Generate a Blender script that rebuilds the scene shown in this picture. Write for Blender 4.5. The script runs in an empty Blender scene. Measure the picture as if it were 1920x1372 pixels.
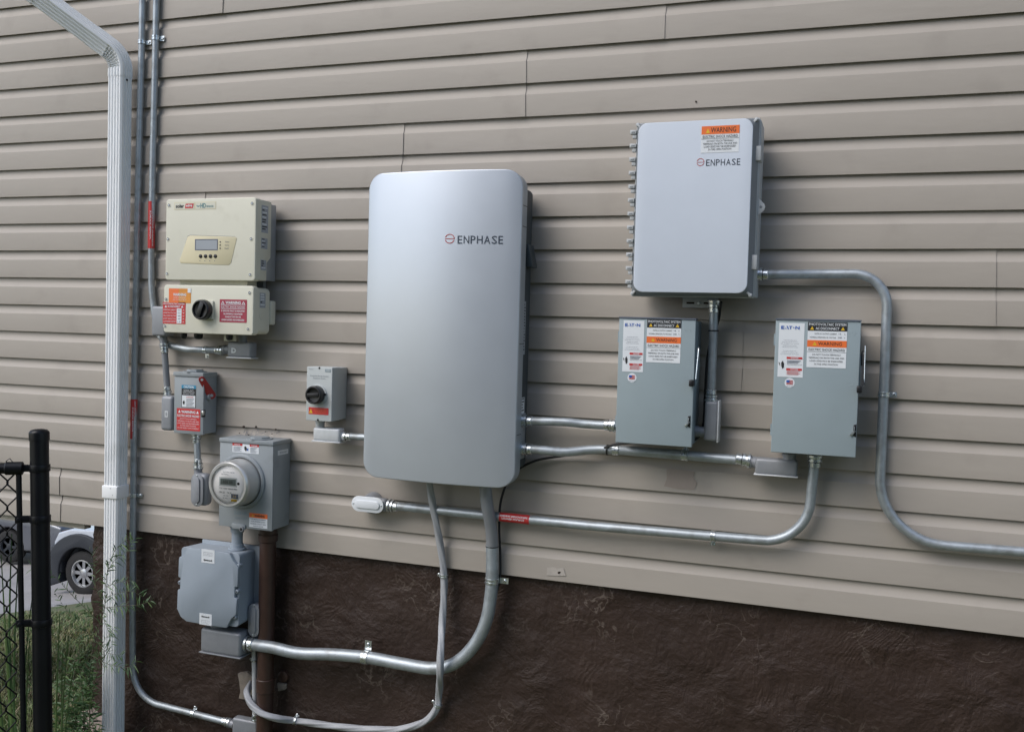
import bpy, bmesh, math, random
from mathutils import Vector, Matrix, noise
random.seed(7)
PI = math.pi
SC = bpy.context.scene
COL = SC.collection
# ---------------------------------------------------------------- camera
CAM = Vector((0.0, -3.06894788, 0.86688822))
R_ = Vector((0.94402926, 0.32870031, 0.02765596))
U_ = Vector((-0.03909761, 0.02824919, 0.998836))
F_ = Vector((-0.32753645, 0.9440117, -0.03951946))
FPX = 1740.0
cd = bpy.data.cameras.new('camera'); cam = bpy.data.objects.new('camera', cd); COL.objects.link(cam)
cd.sensor_width = 36.0; cd.lens = FPX / 1920 * 36.0; cd.clip_start = 0.05; cd.clip_end = 1000
M = Matrix((R_, U_, -F_)).transposed().to_4x4(); M.translation = CAM
cam.matrix_world = M
SC.camera = cam
# ---------------------------------------------------------------- sky and sun (overcast)
SUN_DIR = Vector((-0.66, -0.84, 1.10)).normalized()       # towards the bright part of the sky
elev = math.asin(SUN_DIR.z)
rot = math.atan2(SUN_DIR.x, SUN_DIR.y)
w = bpy.data.worlds.new('World'); SC.world = w; w.use_nodes = True
nt = w.node_tree; bg = nt.nodes['Background']
sky = nt.nodes.new('ShaderNodeTexSky'); sky.sky_type = 'NISHITA'; sky.sun_disc = False
sky.sun_elevation = elev; sky.sun_rotation = rot; sky.air_density = 1.0; sky.dust_density = 1.5; sky.ozone_density = 1.0
hs = nt.nodes.new('ShaderNodeHueSaturation'); hs.inputs['Saturation'].default_value = 0.9
nt.links.new(sky.outputs[0], hs.inputs['Color']); nt.links.new(hs.outputs[0], bg.inputs[0])
bg.inputs[1].default_value = 0.15
sd = bpy.data.lights.new('sun', 'SUN'); sd.energy = 1.5; sd.angle = math.radians(42); sd.color = (1.0, 0.97, 0.93)
so = bpy.data.objects.new('sun', sd); COL.objects.link(so)
so.rotation_euler = SUN_DIR.to_track_quat('Z', 'Y').to_euler()
SC.view_settings.view_transform = 'Standard'; SC.view_settings.look = 'None'
SC.view_settings.exposure = 0.39; SC.view_settings.gamma = 1.0; SC.view_settings.use_curve_mapping = False

# ---------------------------------------------------------------- helpers
def ray(px, py):
    return F_ + R_ * ((px - 960) / FPX) - U_ * ((py - 686) / FPX)
def P(px, py, y=0.0):
    "a point of the photograph taken to the vertical plane at depth y"
    v = ray(px, py); return CAM + v * ((y - CAM.y) / v.y)
def PD(px, py, d):
    return CAM + ray(px, py) * d
def V(*a): return Vector(a)

MATS = {}
def mat(name, col, rough=0.5, metal=0.0, var=0.06, vs=12.0, bump=0.0, bs=60.0, spec=0.5, rvar=0.08, stretch=None, dirt=None, coat=0.0):
    m = bpy.data.materials.new(name); m.use_nodes = True; MATS[name] = m
    n = m.node_tree.nodes; l = m.node_tree.links; b = n['Principled BSDF']
    b.inputs['Metallic'].default_value = metal
    b.inputs['Specular IOR Level'].default_value = spec
    if coat: b.inputs['Coat Weight'].default_value = coat
    tc = n.new('ShaderNodeTexCoord'); src = tc.outputs['Object']
    if stretch:
        mp = n.new('ShaderNodeMapping'); mp.inputs['Scale'].default_value = stretch
        l.new(src, mp.inputs[0]); src = mp.outputs[0]
    no = n.new('ShaderNodeTexNoise'); no.inputs['Scale'].default_value = vs; no.inputs['Detail'].default_value = 6
    no.inputs['Roughness'].default_value = 0.62
    l.new(src, no.inputs['Vector'])
    mx = n.new('ShaderNodeMix'); mx.data_type = 'RGBA'
    a = [max(0, c * (1 - var * 2)) for c in col]; c2 = [min(1, c * (1 + var * 2)) for c in col]
    mx.inputs[6].default_value = (*a, 1); mx.inputs[7].default_value = (*c2, 1)
    l.new(no.outputs[0], mx.inputs[0]); colout = mx.outputs[2]
    if dirt:
        dcol, scale, lo, hi, amt = dirt
        n2 = n.new('ShaderNodeTexNoise'); n2.inputs['Scale'].default_value = scale; n2.inputs['Detail'].default_value = 8
        l.new(tc.outputs['Object'], n2.inputs['Vector'])
        mr = n.new('ShaderNodeMapRange'); mr.inputs[1].default_value = lo; mr.inputs[2].default_value = hi; mr.inputs[4].default_value = amt
        l.new(n2.outputs[0], mr.inputs[0])
        m2 = n.new('ShaderNodeMix'); m2.data_type = 'RGBA'; m2.inputs[7].default_value = (*dcol, 1)
        l.new(colout, m2.inputs[6]); l.new(mr.outputs[0], m2.inputs[0]); colout = m2.outputs[2]
    l.new(colout, b.inputs['Base Color'])
    rr = n.new('ShaderNodeMapRange'); rr.inputs[3].default_value = max(0.02, rough - rvar); rr.inputs[4].default_value = min(1, rough + rvar)
    l.new(no.outputs[0], rr.inputs[0]); l.new(rr.outputs[0], b.inputs['Roughness'])
    if bump:
        nb = n.new('ShaderNodeTexNoise'); nb.inputs['Scale'].default_value = bs; nb.inputs['Detail'].default_value = 5
        l.new(src, nb.inputs['Vector'])
        bp = n.new('ShaderNodeBump'); bp.inputs['Strength'].default_value = 1.0; bp.inputs['Distance'].default_value = bump
        l.new(nb.outputs[0], bp.inputs['Height']); l.new(bp.outputs[0], b.inputs['Normal'])
    return m

mat('siding', (0.368, 0.331, 0.290), 0.55, var=0.055, vs=3.0, bump=0.0007, bs=14, stretch=(0.7, 1, 2.5), dirt=((0.17, 0.145, 0.12), 6.0, 0.58, 0.82, 0.26))
mat('patch_light', (0.43, 0.39, 0.35), 0.7, var=0.12, vs=60)
mat('patch_brown', (0.315, 0.265, 0.23), 0.7, var=0.06, vs=30)
mat('hole', (0.03, 0.02, 0.015), 0.9)
mat('emt', (0.39, 0.43, 0.46), 0.47, 0.60, var=0.14, vs=38, rvar=0.14, bump=0.0003, bs=120, dirt=((0.25, 0.26, 0.26), 24, 0.5, 0.72, 0.65))
mat('zinc', (0.66, 0.70, 0.72), 0.28, 0.9, var=0.15, vs=90, rvar=0.12)
mat('cast', (0.27, 0.282, 0.305), 0.48, 0.25, var=0.08, vs=30, bump=0.0002, bs=300)
mat('cast_light', (0.60, 0.62, 0.64), 0.42, 0.2, var=0.08, vs=40, bump=0.0002, bs=300)
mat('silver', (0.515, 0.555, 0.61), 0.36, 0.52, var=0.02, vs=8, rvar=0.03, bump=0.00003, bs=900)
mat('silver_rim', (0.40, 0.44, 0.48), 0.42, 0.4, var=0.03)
mat('dark_body', (0.055, 0.068, 0.075), 0.5, 0.1, var=0.08)
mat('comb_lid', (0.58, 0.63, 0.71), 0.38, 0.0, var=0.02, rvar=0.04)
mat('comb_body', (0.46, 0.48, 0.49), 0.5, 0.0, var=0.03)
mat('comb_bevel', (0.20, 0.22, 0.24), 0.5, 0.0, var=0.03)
mat('grey_paint', (0.295, 0.355, 0.38), 0.38, 0.0, var=0.035, vs=6, rvar=0.08, bump=0.0001, bs=350, dirt=((0.19, 0.22, 0.225), 5, 0.58, 0.82, 0.22))
mat('grey_side', (0.24, 0.30, 0.335), 0.45, 0.0, var=0.03, vs=6)
mat('grey_box', (0.27, 0.297, 0.315), 0.42, 0.0, var=0.05, vs=9, dirt=((0.12, 0.12, 0.12), 14, 0.6, 0.8, 0.3))
mat('pvc_grey', (0.285, 0.33, 0.38), 0.45, 0.0, var=0.04, vs=9)
mat('beige', (0.65, 0.635, 0.53), 0.48, 0.0, var=0.03, vs=7, dirt=((0.35, 0.32, 0.22), 12, 0.6, 0.85, 0.35))
mat('beige_panel', (0.64, 0.58, 0.39), 0.5, 0.0, var=0.03)
mat('heatsink', (0.36, 0.38, 0.40), 0.4, 0.4, var=0.05)
mat('abb_grey', (0.47, 0.50, 0.50), 0.48, 0.0, var=0.03)
mat('black', (0.012, 0.012, 0.014), 0.35, 0.0, var=0.2)
mat('black_matte', (0.005, 0.0055, 0.0075), 0.36, 0.0, spec=0.28, var=0.2, bump=0.0002, bs=90)
mat('rubber', (0.018, 0.018, 0.019), 0.7)
mat('white_label', (0.72, 0.75, 0.78), 0.42, 0.0, var=0.02)
mat('grey_label', (0.36, 0.39, 0.43), 0.5, 0.0, var=0.1, vs=80)
mat('red_label', (0.52, 0.035, 0.035), 0.42, 0.0, var=0.05)
mat('maroon_label', (0.33, 0.03, 0.06), 0.42, 0.0, var=0.05)
mat('orange_label', (0.80, 0.17, 0.04), 0.45, 0.0, var=0.03)
mat('amber_label', (0.66, 0.26, 0.035), 0.45, 0.0, var=0.14, vs=15)
mat('yellow', (0.75, 0.47, 0.03), 0.45)
mat('blue_label', (0.03, 0.25, 0.42), 0.45)
mat('ink', (0.02, 0.021, 0.024), 0.5)
mat('ink_soft', (0.11, 0.13, 0.17), 0.5)
mat('logo_grey', (0.045, 0.06, 0.085), 0.5)
mat('logo_red', (0.42, 0.05, 0.04), 0.5)
mat('logo_blue', (0.02, 0.10, 0.42), 0.5)
mat('logo_teal', (0.03, 0.20, 0.24), 0.5)
mat('handle_red', (0.33, 0.025, 0.025), 0.4, var=0.12, vs=40)
mat('lcd', (0.30, 0.33, 0.37), 0.25)
mat('meter_lcd', (0.12, 0.15, 0.14), 0.3)
mat('meter_face', (0.90, 0.89, 0.88), 0.5, var=0.03)
mat('meter_can', (0.60, 0.60, 0.585), 0.34, 0.6, var=0.08, vs=20)
mat('downspout', (0.86, 0.87, 0.875), 0.42, 0.0, var=0.03, vs=10, dirt=((0.35, 0.35, 0.32), 7, 0.58, 0.85, 0.4))
mat('brown_pipe', (0.052, 0.027, 0.020), 0.42, 0.0, var=0.2, vs=22, bump=0.0004, bs=40)
mat('cable_grey', (0.36, 0.37, 0.39), 0.5, 0.0, var=0.06)
mat('mortar', (0.24, 0.205, 0.17), 0.9, var=0.2, vs=40, bump=0.003, bs=60)
mat('concrete_pink', (0.45, 0.36, 0.33), 0.9, var=0.1, vs=20, bump=0.003, bs=80, dirt=((0.15, 0.12, 0.1), 30, 0.5, 0.8, 0.6))
mat('concrete', (0.31, 0.295, 0.285), 0.9, var=0.10, vs=1.5, bump=0.004, bs=30, dirt=((0.18, 0.17, 0.16), 1.2, 0.5, 0.75, 0.5))
mat('porch_white', (0.50, 0.46, 0.40), 0.6, var=0.05)
mat('soil', (0.095, 0.11, 0.045), 0.95, var=0.35, vs=6, bump=0.02, bs=18, dirt=((0.13, 0.10, 0.06), 3.5, 0.5, 0.7, 0.8))
mat('leaf', (0.045, 0.095, 0.03), 0.5, var=0.35, vs=9)
mat('leaf_light', (0.09, 0.15, 0.045), 0.5, var=0.3, vs=9)
mat('stem', (0.09, 0.085, 0.05), 0.7, var=0.2)
mat('straw', (0.28, 0.24, 0.16), 0.8, var=0.2)
mat('truck_white', (0.45, 0.48, 0.53), 0.25, 0.0, var=0.02, coat=0.5)
mat('truck_trim', (0.028, 0.032, 0.039), 0.55, spec=0.35)
mat('car_grey', (0.15, 0.16, 0.18), 0.3, 0.5, var=0.03, coat=0.5)
mat('car_glass', (0.012, 0.014, 0.018), 0.12)
mat('tyre', (0.016, 0.0155, 0.0155), 0.85, bump=0.003, bs=40)
mat('rim', (0.46, 0.47, 0.48), 0.28, 0.8)
mat('tail_red', (0.35, 0.01, 0.01), 0.2)
mat('lamp_clear', (0.7, 0.7, 0.7), 0.15)

def grass_mat():
    m = mat('grass', (0.135, 0.175, 0.06), 0.6, var=0.3, vs=1.6, dirt=((0.20, 0.16, 0.075), 2.2, 0.48, 0.7, 0.75))
grass_mat()
def parge_mat():
    m = bpy.data.materials.new('parge'); m.use_nodes = True; MATS['parge'] = m
    n = m.node_tree.nodes; l = m.node_tree.links; b = n['Principled BSDF']
    tc = n.new('ShaderNodeTexCoord')
    big = n.new('ShaderNodeTexNoise'); big.inputs['Scale'].default_value = 2.6; big.inputs['Detail'].default_value = 4; big.inputs['Distortion'].default_value = 0.6
    l.new(tc.outputs['Object'], big.inputs['Vector'])
    # trowel swirls: rings around scattered centres, bent by noise
    dn = n.new('ShaderNodeTexNoise'); dn.inputs['Scale'].default_value = 3.0; dn.inputs['Detail'].default_value = 2
    l.new(tc.outputs['Object'], dn.inputs['Vector'])
    add = n.new('ShaderNodeMix'); add.data_type = 'RGBA'; add.blend_type = 'ADD'; add.inputs[0].default_value = 0.35
    l.new(tc.outputs['Object'], add.inputs[6]); l.new(dn.outputs[1], add.inputs[7])
    vo = n.new('ShaderNodeTexVoronoi'); vo.inputs['Scale'].default_value = 1.7; l.new(add.outputs[2], vo.inputs['Vector'])
    ms = n.new('ShaderNodeMath'); ms.operation = 'MULTIPLY'; ms.inputs[1].default_value = 260; l.new(vo.outputs['Distance'], ms.inputs[0])
    n3 = n.new('ShaderNodeTexNoise'); n3.inputs['Scale'].default_value = 9; n3.inputs['Detail'].default_value = 6; l.new(tc.outputs['Object'], n3.inputs['Vector'])
    m3 = n.new('ShaderNodeMath'); m3.operation = 'MULTIPLY_ADD'; m3.inputs[1].default_value = 26; l.new(n3.outputs[0], m3.inputs[0]); l.new(ms.outputs[0], m3.inputs[2])
    sn = n.new('ShaderNodeMath'); sn.operation = 'SINE'; l.new(m3.outputs[0], sn.inputs[0])
    # swirls only in places
    msk = n.new('ShaderNodeMapRange'); msk.inputs[1].default_value = 0.48; msk.inputs[2].default_value = 0.64; l.new(big.outputs[0], msk.inputs[0])
    sw = n.new('ShaderNodeMath'); sw.operation = 'MULTIPLY'; l.new(sn.outputs[0], sw.inputs[0]); l.new(msk.outputs[0], sw.inputs[1])
    fine = n.new('ShaderNodeTexNoise'); fine.inputs['Scale'].default_value = 8; fine.inputs['Detail'].default_value = 9; fine.inputs['Roughness'].default_value = 0.58
    fine.inputs['Distortion'].default_value = 0.5
    l.new(tc.outputs['Object'], fine.inputs['Vector'])
    ht = n.new('ShaderNodeMath'); ht.operation = 'MULTIPLY_ADD'; ht.inputs[1].default_value = 0.05; l.new(sw.outputs[0], ht.inputs[0])
    f2 = n.new('ShaderNodeMath'); f2.operation = 'MULTIPLY'; f2.inputs[1].default_value = 2.2; l.new(fine.outputs[0], f2.inputs[0])
    am = n.new('ShaderNodeTexNoise'); am.inputs['Scale'].default_value = 3.3; am.inputs['Detail'].default_value = 3; l.new(tc.outputs['Object'], am.inputs['Vector'])
    ar = n.new('ShaderNodeMapRange'); ar.inputs[1].default_value = 0.4; ar.inputs[2].default_value = 0.62; ar.inputs[3].default_value = 0.5; ar.inputs[4].default_value = 1.35; l.new(am.outputs[0], ar.inputs[0])
    gr = n.new('ShaderNodeTexNoise'); gr.inputs['Scale'].default_value = 60; gr.inputs['Detail'].default_value = 3; l.new(tc.outputs['Object'], gr.inputs['Vector'])
    f3 = n.new('ShaderNodeMath'); f3.operation = 'MULTIPLY'; l.new(f2.outputs[0], f3.inputs[0]); l.new(ar.outputs[0], f3.inputs[1])
    f4 = n.new('ShaderNodeMath'); f4.operation = 'MULTIPLY_ADD'; f4.inputs[1].default_value = 0.38; l.new(gr.outputs[0], f4.inputs[0]); l.new(f3.outputs[0], f4.inputs[2])
    l.new(f4.outputs[0], ht.inputs[2])
    bp = n.new('ShaderNodeBump'); bp.inputs['Strength'].default_value = 1.0; bp.inputs['Distance'].default_value = 0.009
    l.new(ht.outputs[0], bp.inputs['Height']); l.new(bp.outputs[0], b.inputs['Normal'])
    mx = n.new('ShaderNodeMix'); mx.data_type = 'RGBA'
    mx.inputs[6].default_value = (0.021, 0.0125, 0.0093, 1); mx.inputs[7].default_value = (0.050, 0.0298, 0.0225, 1)
    l.new(big.outputs[0], mx.inputs[0])
    # worn paint on the ridges
    vn = n.new('ShaderNodeTexNoise'); vn.inputs['Scale'].default_value = 11; vn.inputs['Detail'].default_value = 6; vn.inputs['Distortion'].default_value = 0.8
    l.new(tc.outputs['Object'], vn.inputs['Vector'])
    v1 = n.new('ShaderNodeMath'); v1.operation = 'SUBTRACT'; v1.inputs[1].default_value = 0.5; l.new(vn.outputs[0], v1.inputs[0])
    v2 = n.new('ShaderNodeMath'); v2.operation = 'ABSOLUTE'; l.new(v1.outputs[0], v2.inputs[0])
    w1 = n.new('ShaderNodeMapRange'); w1.inputs[1].default_value = 0.018; w1.inputs[2].default_value = 0.002; w1.inputs[3].default_value = 0; w1.inputs[4].default_value = 0.5
    l.new(v2.outputs[0], w1.inputs[0])
    wn = n.new('ShaderNodeTexNoise'); wn.inputs['Scale'].default_value = 4.2; wn.inputs['Detail'].default_value = 6; l.new(tc.outputs['Object'], wn.inputs['Vector'])
    w2 = n.new('ShaderNodeMapRange'); w2.inputs[1].default_value = 0.52; w2.inputs[2].default_value = 0.66; l.new(wn.outputs[0], w2.inputs[0])
    wm = n.new('ShaderNodeMath'); wm.operation = 'MULTIPLY'; l.new(w1.outputs[0], wm.inputs[0]); l.new(w2.outputs[0], wm.inputs[1])
    mw = n.new('ShaderNodeMix'); mw.data_type = 'RGBA'; mw.inputs[7].default_value = (0.19, 0.155, 0.13, 1)
    l.new(mx.outputs[2], mw.inputs[6]); l.new(wm.outputs[0], mw.inputs[0])
    l.new(mw.outputs[2], b.inputs['Base Color'])
    b.inputs['Roughness'].default_value = 0.55; b.inputs['Specular IOR Level'].default_value = 0.35
parge_mat()

def glass_mat():
    m = bpy.data.materials.new('meter_glass'); m.use_nodes = True; MATS['meter_glass'] = m
    n = m.node_tree.nodes; l = m.node_tree.links; n.remove(n['Principled BSDF'])
    t = n.new('ShaderNodeBsdfTransparent'); g = n.new('ShaderNodeBsdfGlossy'); g.inputs['Roughness'].default_value = 0.08
    t.inputs[0].default_value = (1, 1, 1, 1)
    f = n.new('ShaderNodeFresnel'); f.inputs[0].default_value = 1.3; x = n.new('ShaderNodeMixShader')
    l.new(f.outputs[0], x.inputs[0]); l.new(t.outputs[0], x.inputs[1]); l.new(g.outputs[0], x.inputs[2]); l.new(x.outputs[0], n['Material Output'].inputs[0])
glass_mat()

class MB:
    def __init__(s): s.v = []; s.f = []; s.m = []; s.sl = []; s.cur = 0
    def use(s, name):
        if name not in s.sl: s.sl.append(name)
        s.cur = s.sl.index(name); return s
    def add(s, vs, fs):
        o = len(s.v); s.v += [Vector(v) for v in vs]
        for f in fs: s.f.append([o + i for i in f]); s.m.append(s.cur)
        return s
    def box(s, x0, x1, y0, y1, z0, z1):
        vs = [(x, y, z) for x in (x0, x1) for y in (y0, y1) for z in (z0, z1)]
        return s.add(vs, [(0, 1, 3, 2), (4, 6, 7, 5), (0, 4, 5, 1), (2, 3, 7, 6), (0, 2, 6, 4), (1, 5, 7, 3)])
    def obox(s, c, U, W, N, a, b, d):
        "box centred at c with half extents a,b,d along unit vectors U,W,N"
        vs = [c + U * (i * a) + W * (j * b) + N * (k * d) for i in (-1, 1) for j in (-1, 1) for k in (-1, 1)]
        return s.add(vs, [(0, 1, 3, 2), (4, 6, 7, 5), (0, 4, 5, 1), (2, 3, 7, 6), (0, 2, 6, 4), (1, 5, 7, 3)])
    def prism(s, pts, A, B):
        "pts: list of 3D points; extruded by vector from A offset to B offset"
        n = len(pts); vs = [Vector(p) + A for p in pts] + [Vector(p) + B for p in pts]
        fs = [tuple(range(n)), tuple(range(2 * n - 1, n - 1, -1))] + [(i, n + i, n + (i + 1) % n, (i + 1) % n) for i in range(n)]
        return s.add(vs, fs)
    def prism_xz(s, pts, y0, y1):
        return s.prism([(x, 0, z) for x, z in pts], V(0, y0, 0), V(0, y1, 0))
    def tube(s, pts, r, n=16, caps=True, rad=None, squash=None, twist=0.0, lobes=0, lobe=0.0):
        pts = [Vector(p) for p in pts]; N = len(pts)
        T = []
        for i in range(N):
            a = pts[max(0, i - 1)]; b = pts[min(N - 1, i + 1)]
            T.append((b - a).normalized())
        up = Vector((0, -1, 0)) if abs(T[0].y) < 0.9 else Vector((0, 0, 1))
        u = (up - T[0] * up.dot(T[0])).normalized()
        vs = []; L = 0
        for i in range(N):
            u = (u - T[i] * u.dot(T[i])).normalized(); wv = T[i].cross(u)
            if i: L += (pts[i] - pts[i - 1]).length
            ri = rad[i] if rad else r
            for k in range(n):
                a = 2 * PI * k / n
                rr = ri * (1 + (lobe * abs(math.sin((a * lobes) / 2 + L * twist)) - lobe if lobes else 0))
                vs.append(pts[i] + u * (math.cos(a) * rr) + wv * (math.sin(a) * rr))
        fs = [(i * n + k, i * n + (k + 1) % n, (i + 1) * n + (k + 1) % n, (i + 1) * n + k) for i in range(N - 1) for k in range(n)]
        if caps: fs += [tuple(range(n - 1, -1, -1)), tuple((N - 1) * n + k for k in range(n))]
        return s.add(vs, fs)
    def cyl(s, a, b, r, n=20, r2=None):
        a = Vector(a); b = Vector(b)
        return s.tube([a, b], r, n, rad=[r, r if r2 is None else r2])
    def lathe(s, c, axis, prof, n=28, ends=True):
        "prof: list of (distance along axis, radius)"
        axis = Vector(axis).normalized(); c = Vector(c)
        up = Vector((0, 0, 1)) if abs(axis.z) < 0.9 else Vector((1, 0, 0))
        u = (up - axis * up.dot(axis)).normalized(); wv = axis.cross(u)
        vs = []
        for d, r in prof:
            for k in range(n):
                a = 2 * PI * k / n; vs.append(c + axis * d + u * (math.cos(a) * r) + wv * (math.sin(a) * r))
        N = len(prof)
        fs = [(i * n + k, i * n + (k + 1) % n, (i + 1) * n + (k + 1) % n, (i + 1) * n + k) for i in range(N - 1) for k in range(n)]
        if ends and prof[0][1] > 1e-6: fs.append(tuple(range(n - 1, -1, -1)))
        if ends and prof[-1][1] > 1e-6: fs.append(tuple((N - 1) * n + k for k in range(n)))
        return s.add(vs, fs)
    def build(s, name, parent=None, bevel=0.0, seg=2, smooth=35, loc=None):
        me = bpy.data.meshes.new(name)
        org = Vector((0, 0, 0))
        if parent is not None: org = world_loc(parent)
        elif loc is not None: org = Vector(loc)
        me.from_pydata([v - org for v in s.v], [], s.f)
        for nm in s.sl: me.materials.append(MATS[nm])
        for p, mi in zip(me.polygons, s.m): p.material_index = mi
        bm = bmesh.new(); bm.from_mesh(me)
        bmesh.ops.remove_doubles(bm, verts=bm.verts, dist=1e-6)
        bmesh.ops.recalc_face_normals(bm, faces=bm.faces)
        if bevel:
            es = [e for e in bm.edges if len(e.link_faces) == 2 and e.calc_face_angle(0) > math.radians(32)]
            bmesh.ops.bevel(bm, geom=es, offset=bevel, segments=seg, profile=0.5, affect='EDGES', clamp_overlap=True)
        bm.to_mesh(me); bm.free()
        for p in me.polygons: p.use_smooth = True
        me.set_sharp_from_angle(angle=math.radians(smooth))
        o = bpy.data.objects.new(name, me); COL.objects.link(o)
        if parent is not None: o.parent = parent
        else: o.location = org
        return o
WL = {}
def world_loc(o):
    v = Vector((0, 0, 0))
    while o is not None: v += Vector(o.location); o = o.parent
    return v
def thing(name, label, cat, loc, group=None):
    o = bpy.data.objects.new(name, None); COL.objects.link(o); o.location = loc; o.empty_display_size = 0.05
    o['label'] = label; o['category'] = cat
    if group: o['group'] = group
    return o
def tag(o, label, cat, group=None):
    o['label'] = label; o['category'] = cat
    if group: o['group'] = group
    return o

def rrbox(mb, x0, x1, z0, z1, yf, yb, r, bev=0.004, bulge=0.0, nx=28, nb=4, taper=0.0):
    "box with rounded outline corners, rounded front edge and an optional bulging front; front at -y"
    cx = (x0 + x1) / 2; cz = (z0 + z1) / 2; hw = (x1 - x0) / 2; hh = (z1 - z0) / 2
    def outline(ins):
        rw = max(r - ins, 0.0005); W = hw - ins; H = hh - ins; top = []
        for k in range(9):
            a = PI - (PI / 2) * k / 8; top.append((-(W - rw) + rw * math.cos(a), (H - rw) + rw * math.sin(a)))
        for k in range(1, nx): top.append((-(W - rw) + 2 * (W - rw) * k / nx, H))
        for k in range(9):
            a = PI / 2 - (PI / 2) * k / 8; top.append(((W - rw) + rw * math.cos(a), (H - rw) + rw * math.sin(a)))
        bot = [(x, -z) for x, z in top]
        return top, bot
    def yat(x): return yf - bulge * (1 - (x / hw) ** 2)
    loops = []; n = None
    def lp(ins, yfun):
        t, b = outline(ins); pts = t + b[::-1]
        return [Vector((cx + x, yfun(x), cz + z)) for x, z in pts], len(t)
    L0, nt_ = lp(-taper, lambda x: yb); loops.append(L0)
    for k in range(nb + 1):
        a = (PI / 2) * k / nb
        ins = bev * (1 - math.cos(a)); dy = bev * (1 - math.sin(a))
        L, _ = lp(ins, lambda x, dy=dy: yat(x) + dy); loops.append(L)
    n = len(L0); vs = [v for L in loops for v in L]; fs = []
    for i in range(len(loops) - 1):
        for k in range(n): fs.append((i * n + k, i * n + (k + 1) % n, (i + 1) * n + (k + 1) % n, (i + 1) * n + k))
    o = (len(loops) - 1) * n
    for k in range(nt_ - 1): fs.append((o + k, o + k + 1, o + n - 2 - k, o + n - 1 - k))
    for k in range(nt_ - 1): fs.append((k, n - 1 - k, n - 2 - k, k + 1))
    mb.add(vs, fs)
    return mb

def ext(TL, TR, BR, BL, y):
    a, b, c, d = P(*TL, y), P(*TR, y), P(*BR, y), P(*BL, y)
    return (a.x + d.x) / 2, (b.x + c.x) / 2, (c.z + d.z) / 2, (a.z + b.z) / 2
def rect(x0, y0, x1, y1, y):
    xm, ym = (x0 + x1) / 2, (y0 + y1) / 2
    return P(x0, ym, y).x, P(x1, ym, y).x, P(xm, y1, y).z, P(xm, y0, y).z

# writing -------------------------------------------------------------
_tc = {}
def text_mesh(s, bold=0.0, res=2):
    key = (s, bold)
    if key in _tc: return _tc[key]
    c = bpy.data.curves.new('t', 'FONT'); c.body = s; c.size = 1.0; c.resolution_u = res; c.offset = bold
    o = bpy.data.objects.new('t', c); COL.objects.link(o)
    dg = bpy.context.evaluated_depsgraph_get(); dg.update()
    me = bpy.data.meshes.new_from_object(o.evaluated_get(dg))
    vs = [v.co.copy() for v in me.vertices]; fs = [tuple(p.vertices) for p in me.polygons]
    bpy.data.objects.remove(o); bpy.data.curves.remove(c); bpy.data.meshes.remove(me)
    x0 = min(v.x for v in vs); x1 = max(v.x for v in vs); y0 = min(v.y for v in vs); y1 = max(v.y for v in vs)
    vs = [((v.x - x0) / (x1 - x0), (v.y - y0) / (y1 - y0)) for v in vs]
    _tc[key] = (vs, fs, (x1 - x0) / (y1 - y0)); return _tc[key]

class Face:
    "a flat area with its own u (right) and v (down) coordinates, 0..1"
    def __init__(s, O, U, W, N): s.O = Vector(O); s.U = Vector(U); s.W = Vector(W); s.N = Vector(N).normalized()
    def p(s, u, v, h): return s.O + s.U * u + s.W * v + s.N * h
def front(x0, x1, z0, z1, y): return Face((x0, y, z1), (x1 - x0, 0, 0), (0, 0, z0 - z1), (0, -1, 0))
def right(x, y0, y1, z0, z1): return Face((x, y0, z1), (0, y1 - y0, 0), (0, 0, z0 - z1), (1, 0, 0))
def lettering(parent, F, items, h=0.0009, name='lettering', warp=None):
    "items: ('t', text, uc, vc, w, hgt, material, bold) | ('p', [(u,v)..], material)"
    mb = MB()
    for k, it in enumerate(items):
        if it[0] == 't':
            _, s, uc, vc, wd, hg, m, bold = it
            vs, fs, asp = text_mesh(s, bold); mb.use(m)
            mb.add([F.p(uc + (x - 0.5) * wd, vc - (y - 0.5) * hg, h) for x, y in vs], fs)
        else:
            _, pts, m = it[:3]; hh = h if len(it) < 4 else it[3]; mb.use(m)
            mb.add([F.p(u, v, hh) for u, v in pts], [tuple(range(len(pts)))])
    if warp: mb.v = [warp(v) for v in mb.v]
    return mb.build(name, parent)
def sticker(parent, F, bands, items=None, name='label', mname='lettering'):
    mb = MB()
    for (u0, v0, u1, v1, m, h) in bands:
        mb.use(m)
        mb.add([F.p(u0, v0, h), F.p(u1, v0, h), F.p(u1, v1, h), F.p(u0, v1, h), F.p(u0, v0, -0.0004), F.p(u1, v0, -0.0004), F.p(u1, v1, -0.0004), F.p(u0, v1, -0.0004)],
               [(0, 1, 2, 3), (0, 4, 5, 1), (1, 5, 6, 2), (2, 6, 7, 3), (3, 7, 4, 0)])
    o = mb.build(name, parent)
    if items: lettering(o, F, items, 0.0014, mname)
    return o
def q(u0, v0, u1, v1, m, h=0.0014): return ('p', [(u0, v0), (u1, v0), (u1, v1), (u0, v1)], m, h)
def tri(u, v, w, h, m, hh=0.0014): return ('p', [(u - w / 2, v + h / 2), (u + w / 2, v + h / 2), (u, v - h / 2)], m, hh)
def T(s, uc, vc, wd, hg, m='ink', bold=0.0): return ('t', s, uc, vc, wd, hg, m, bold)
def warn_items(m_ink, tris=None):
    return

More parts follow.
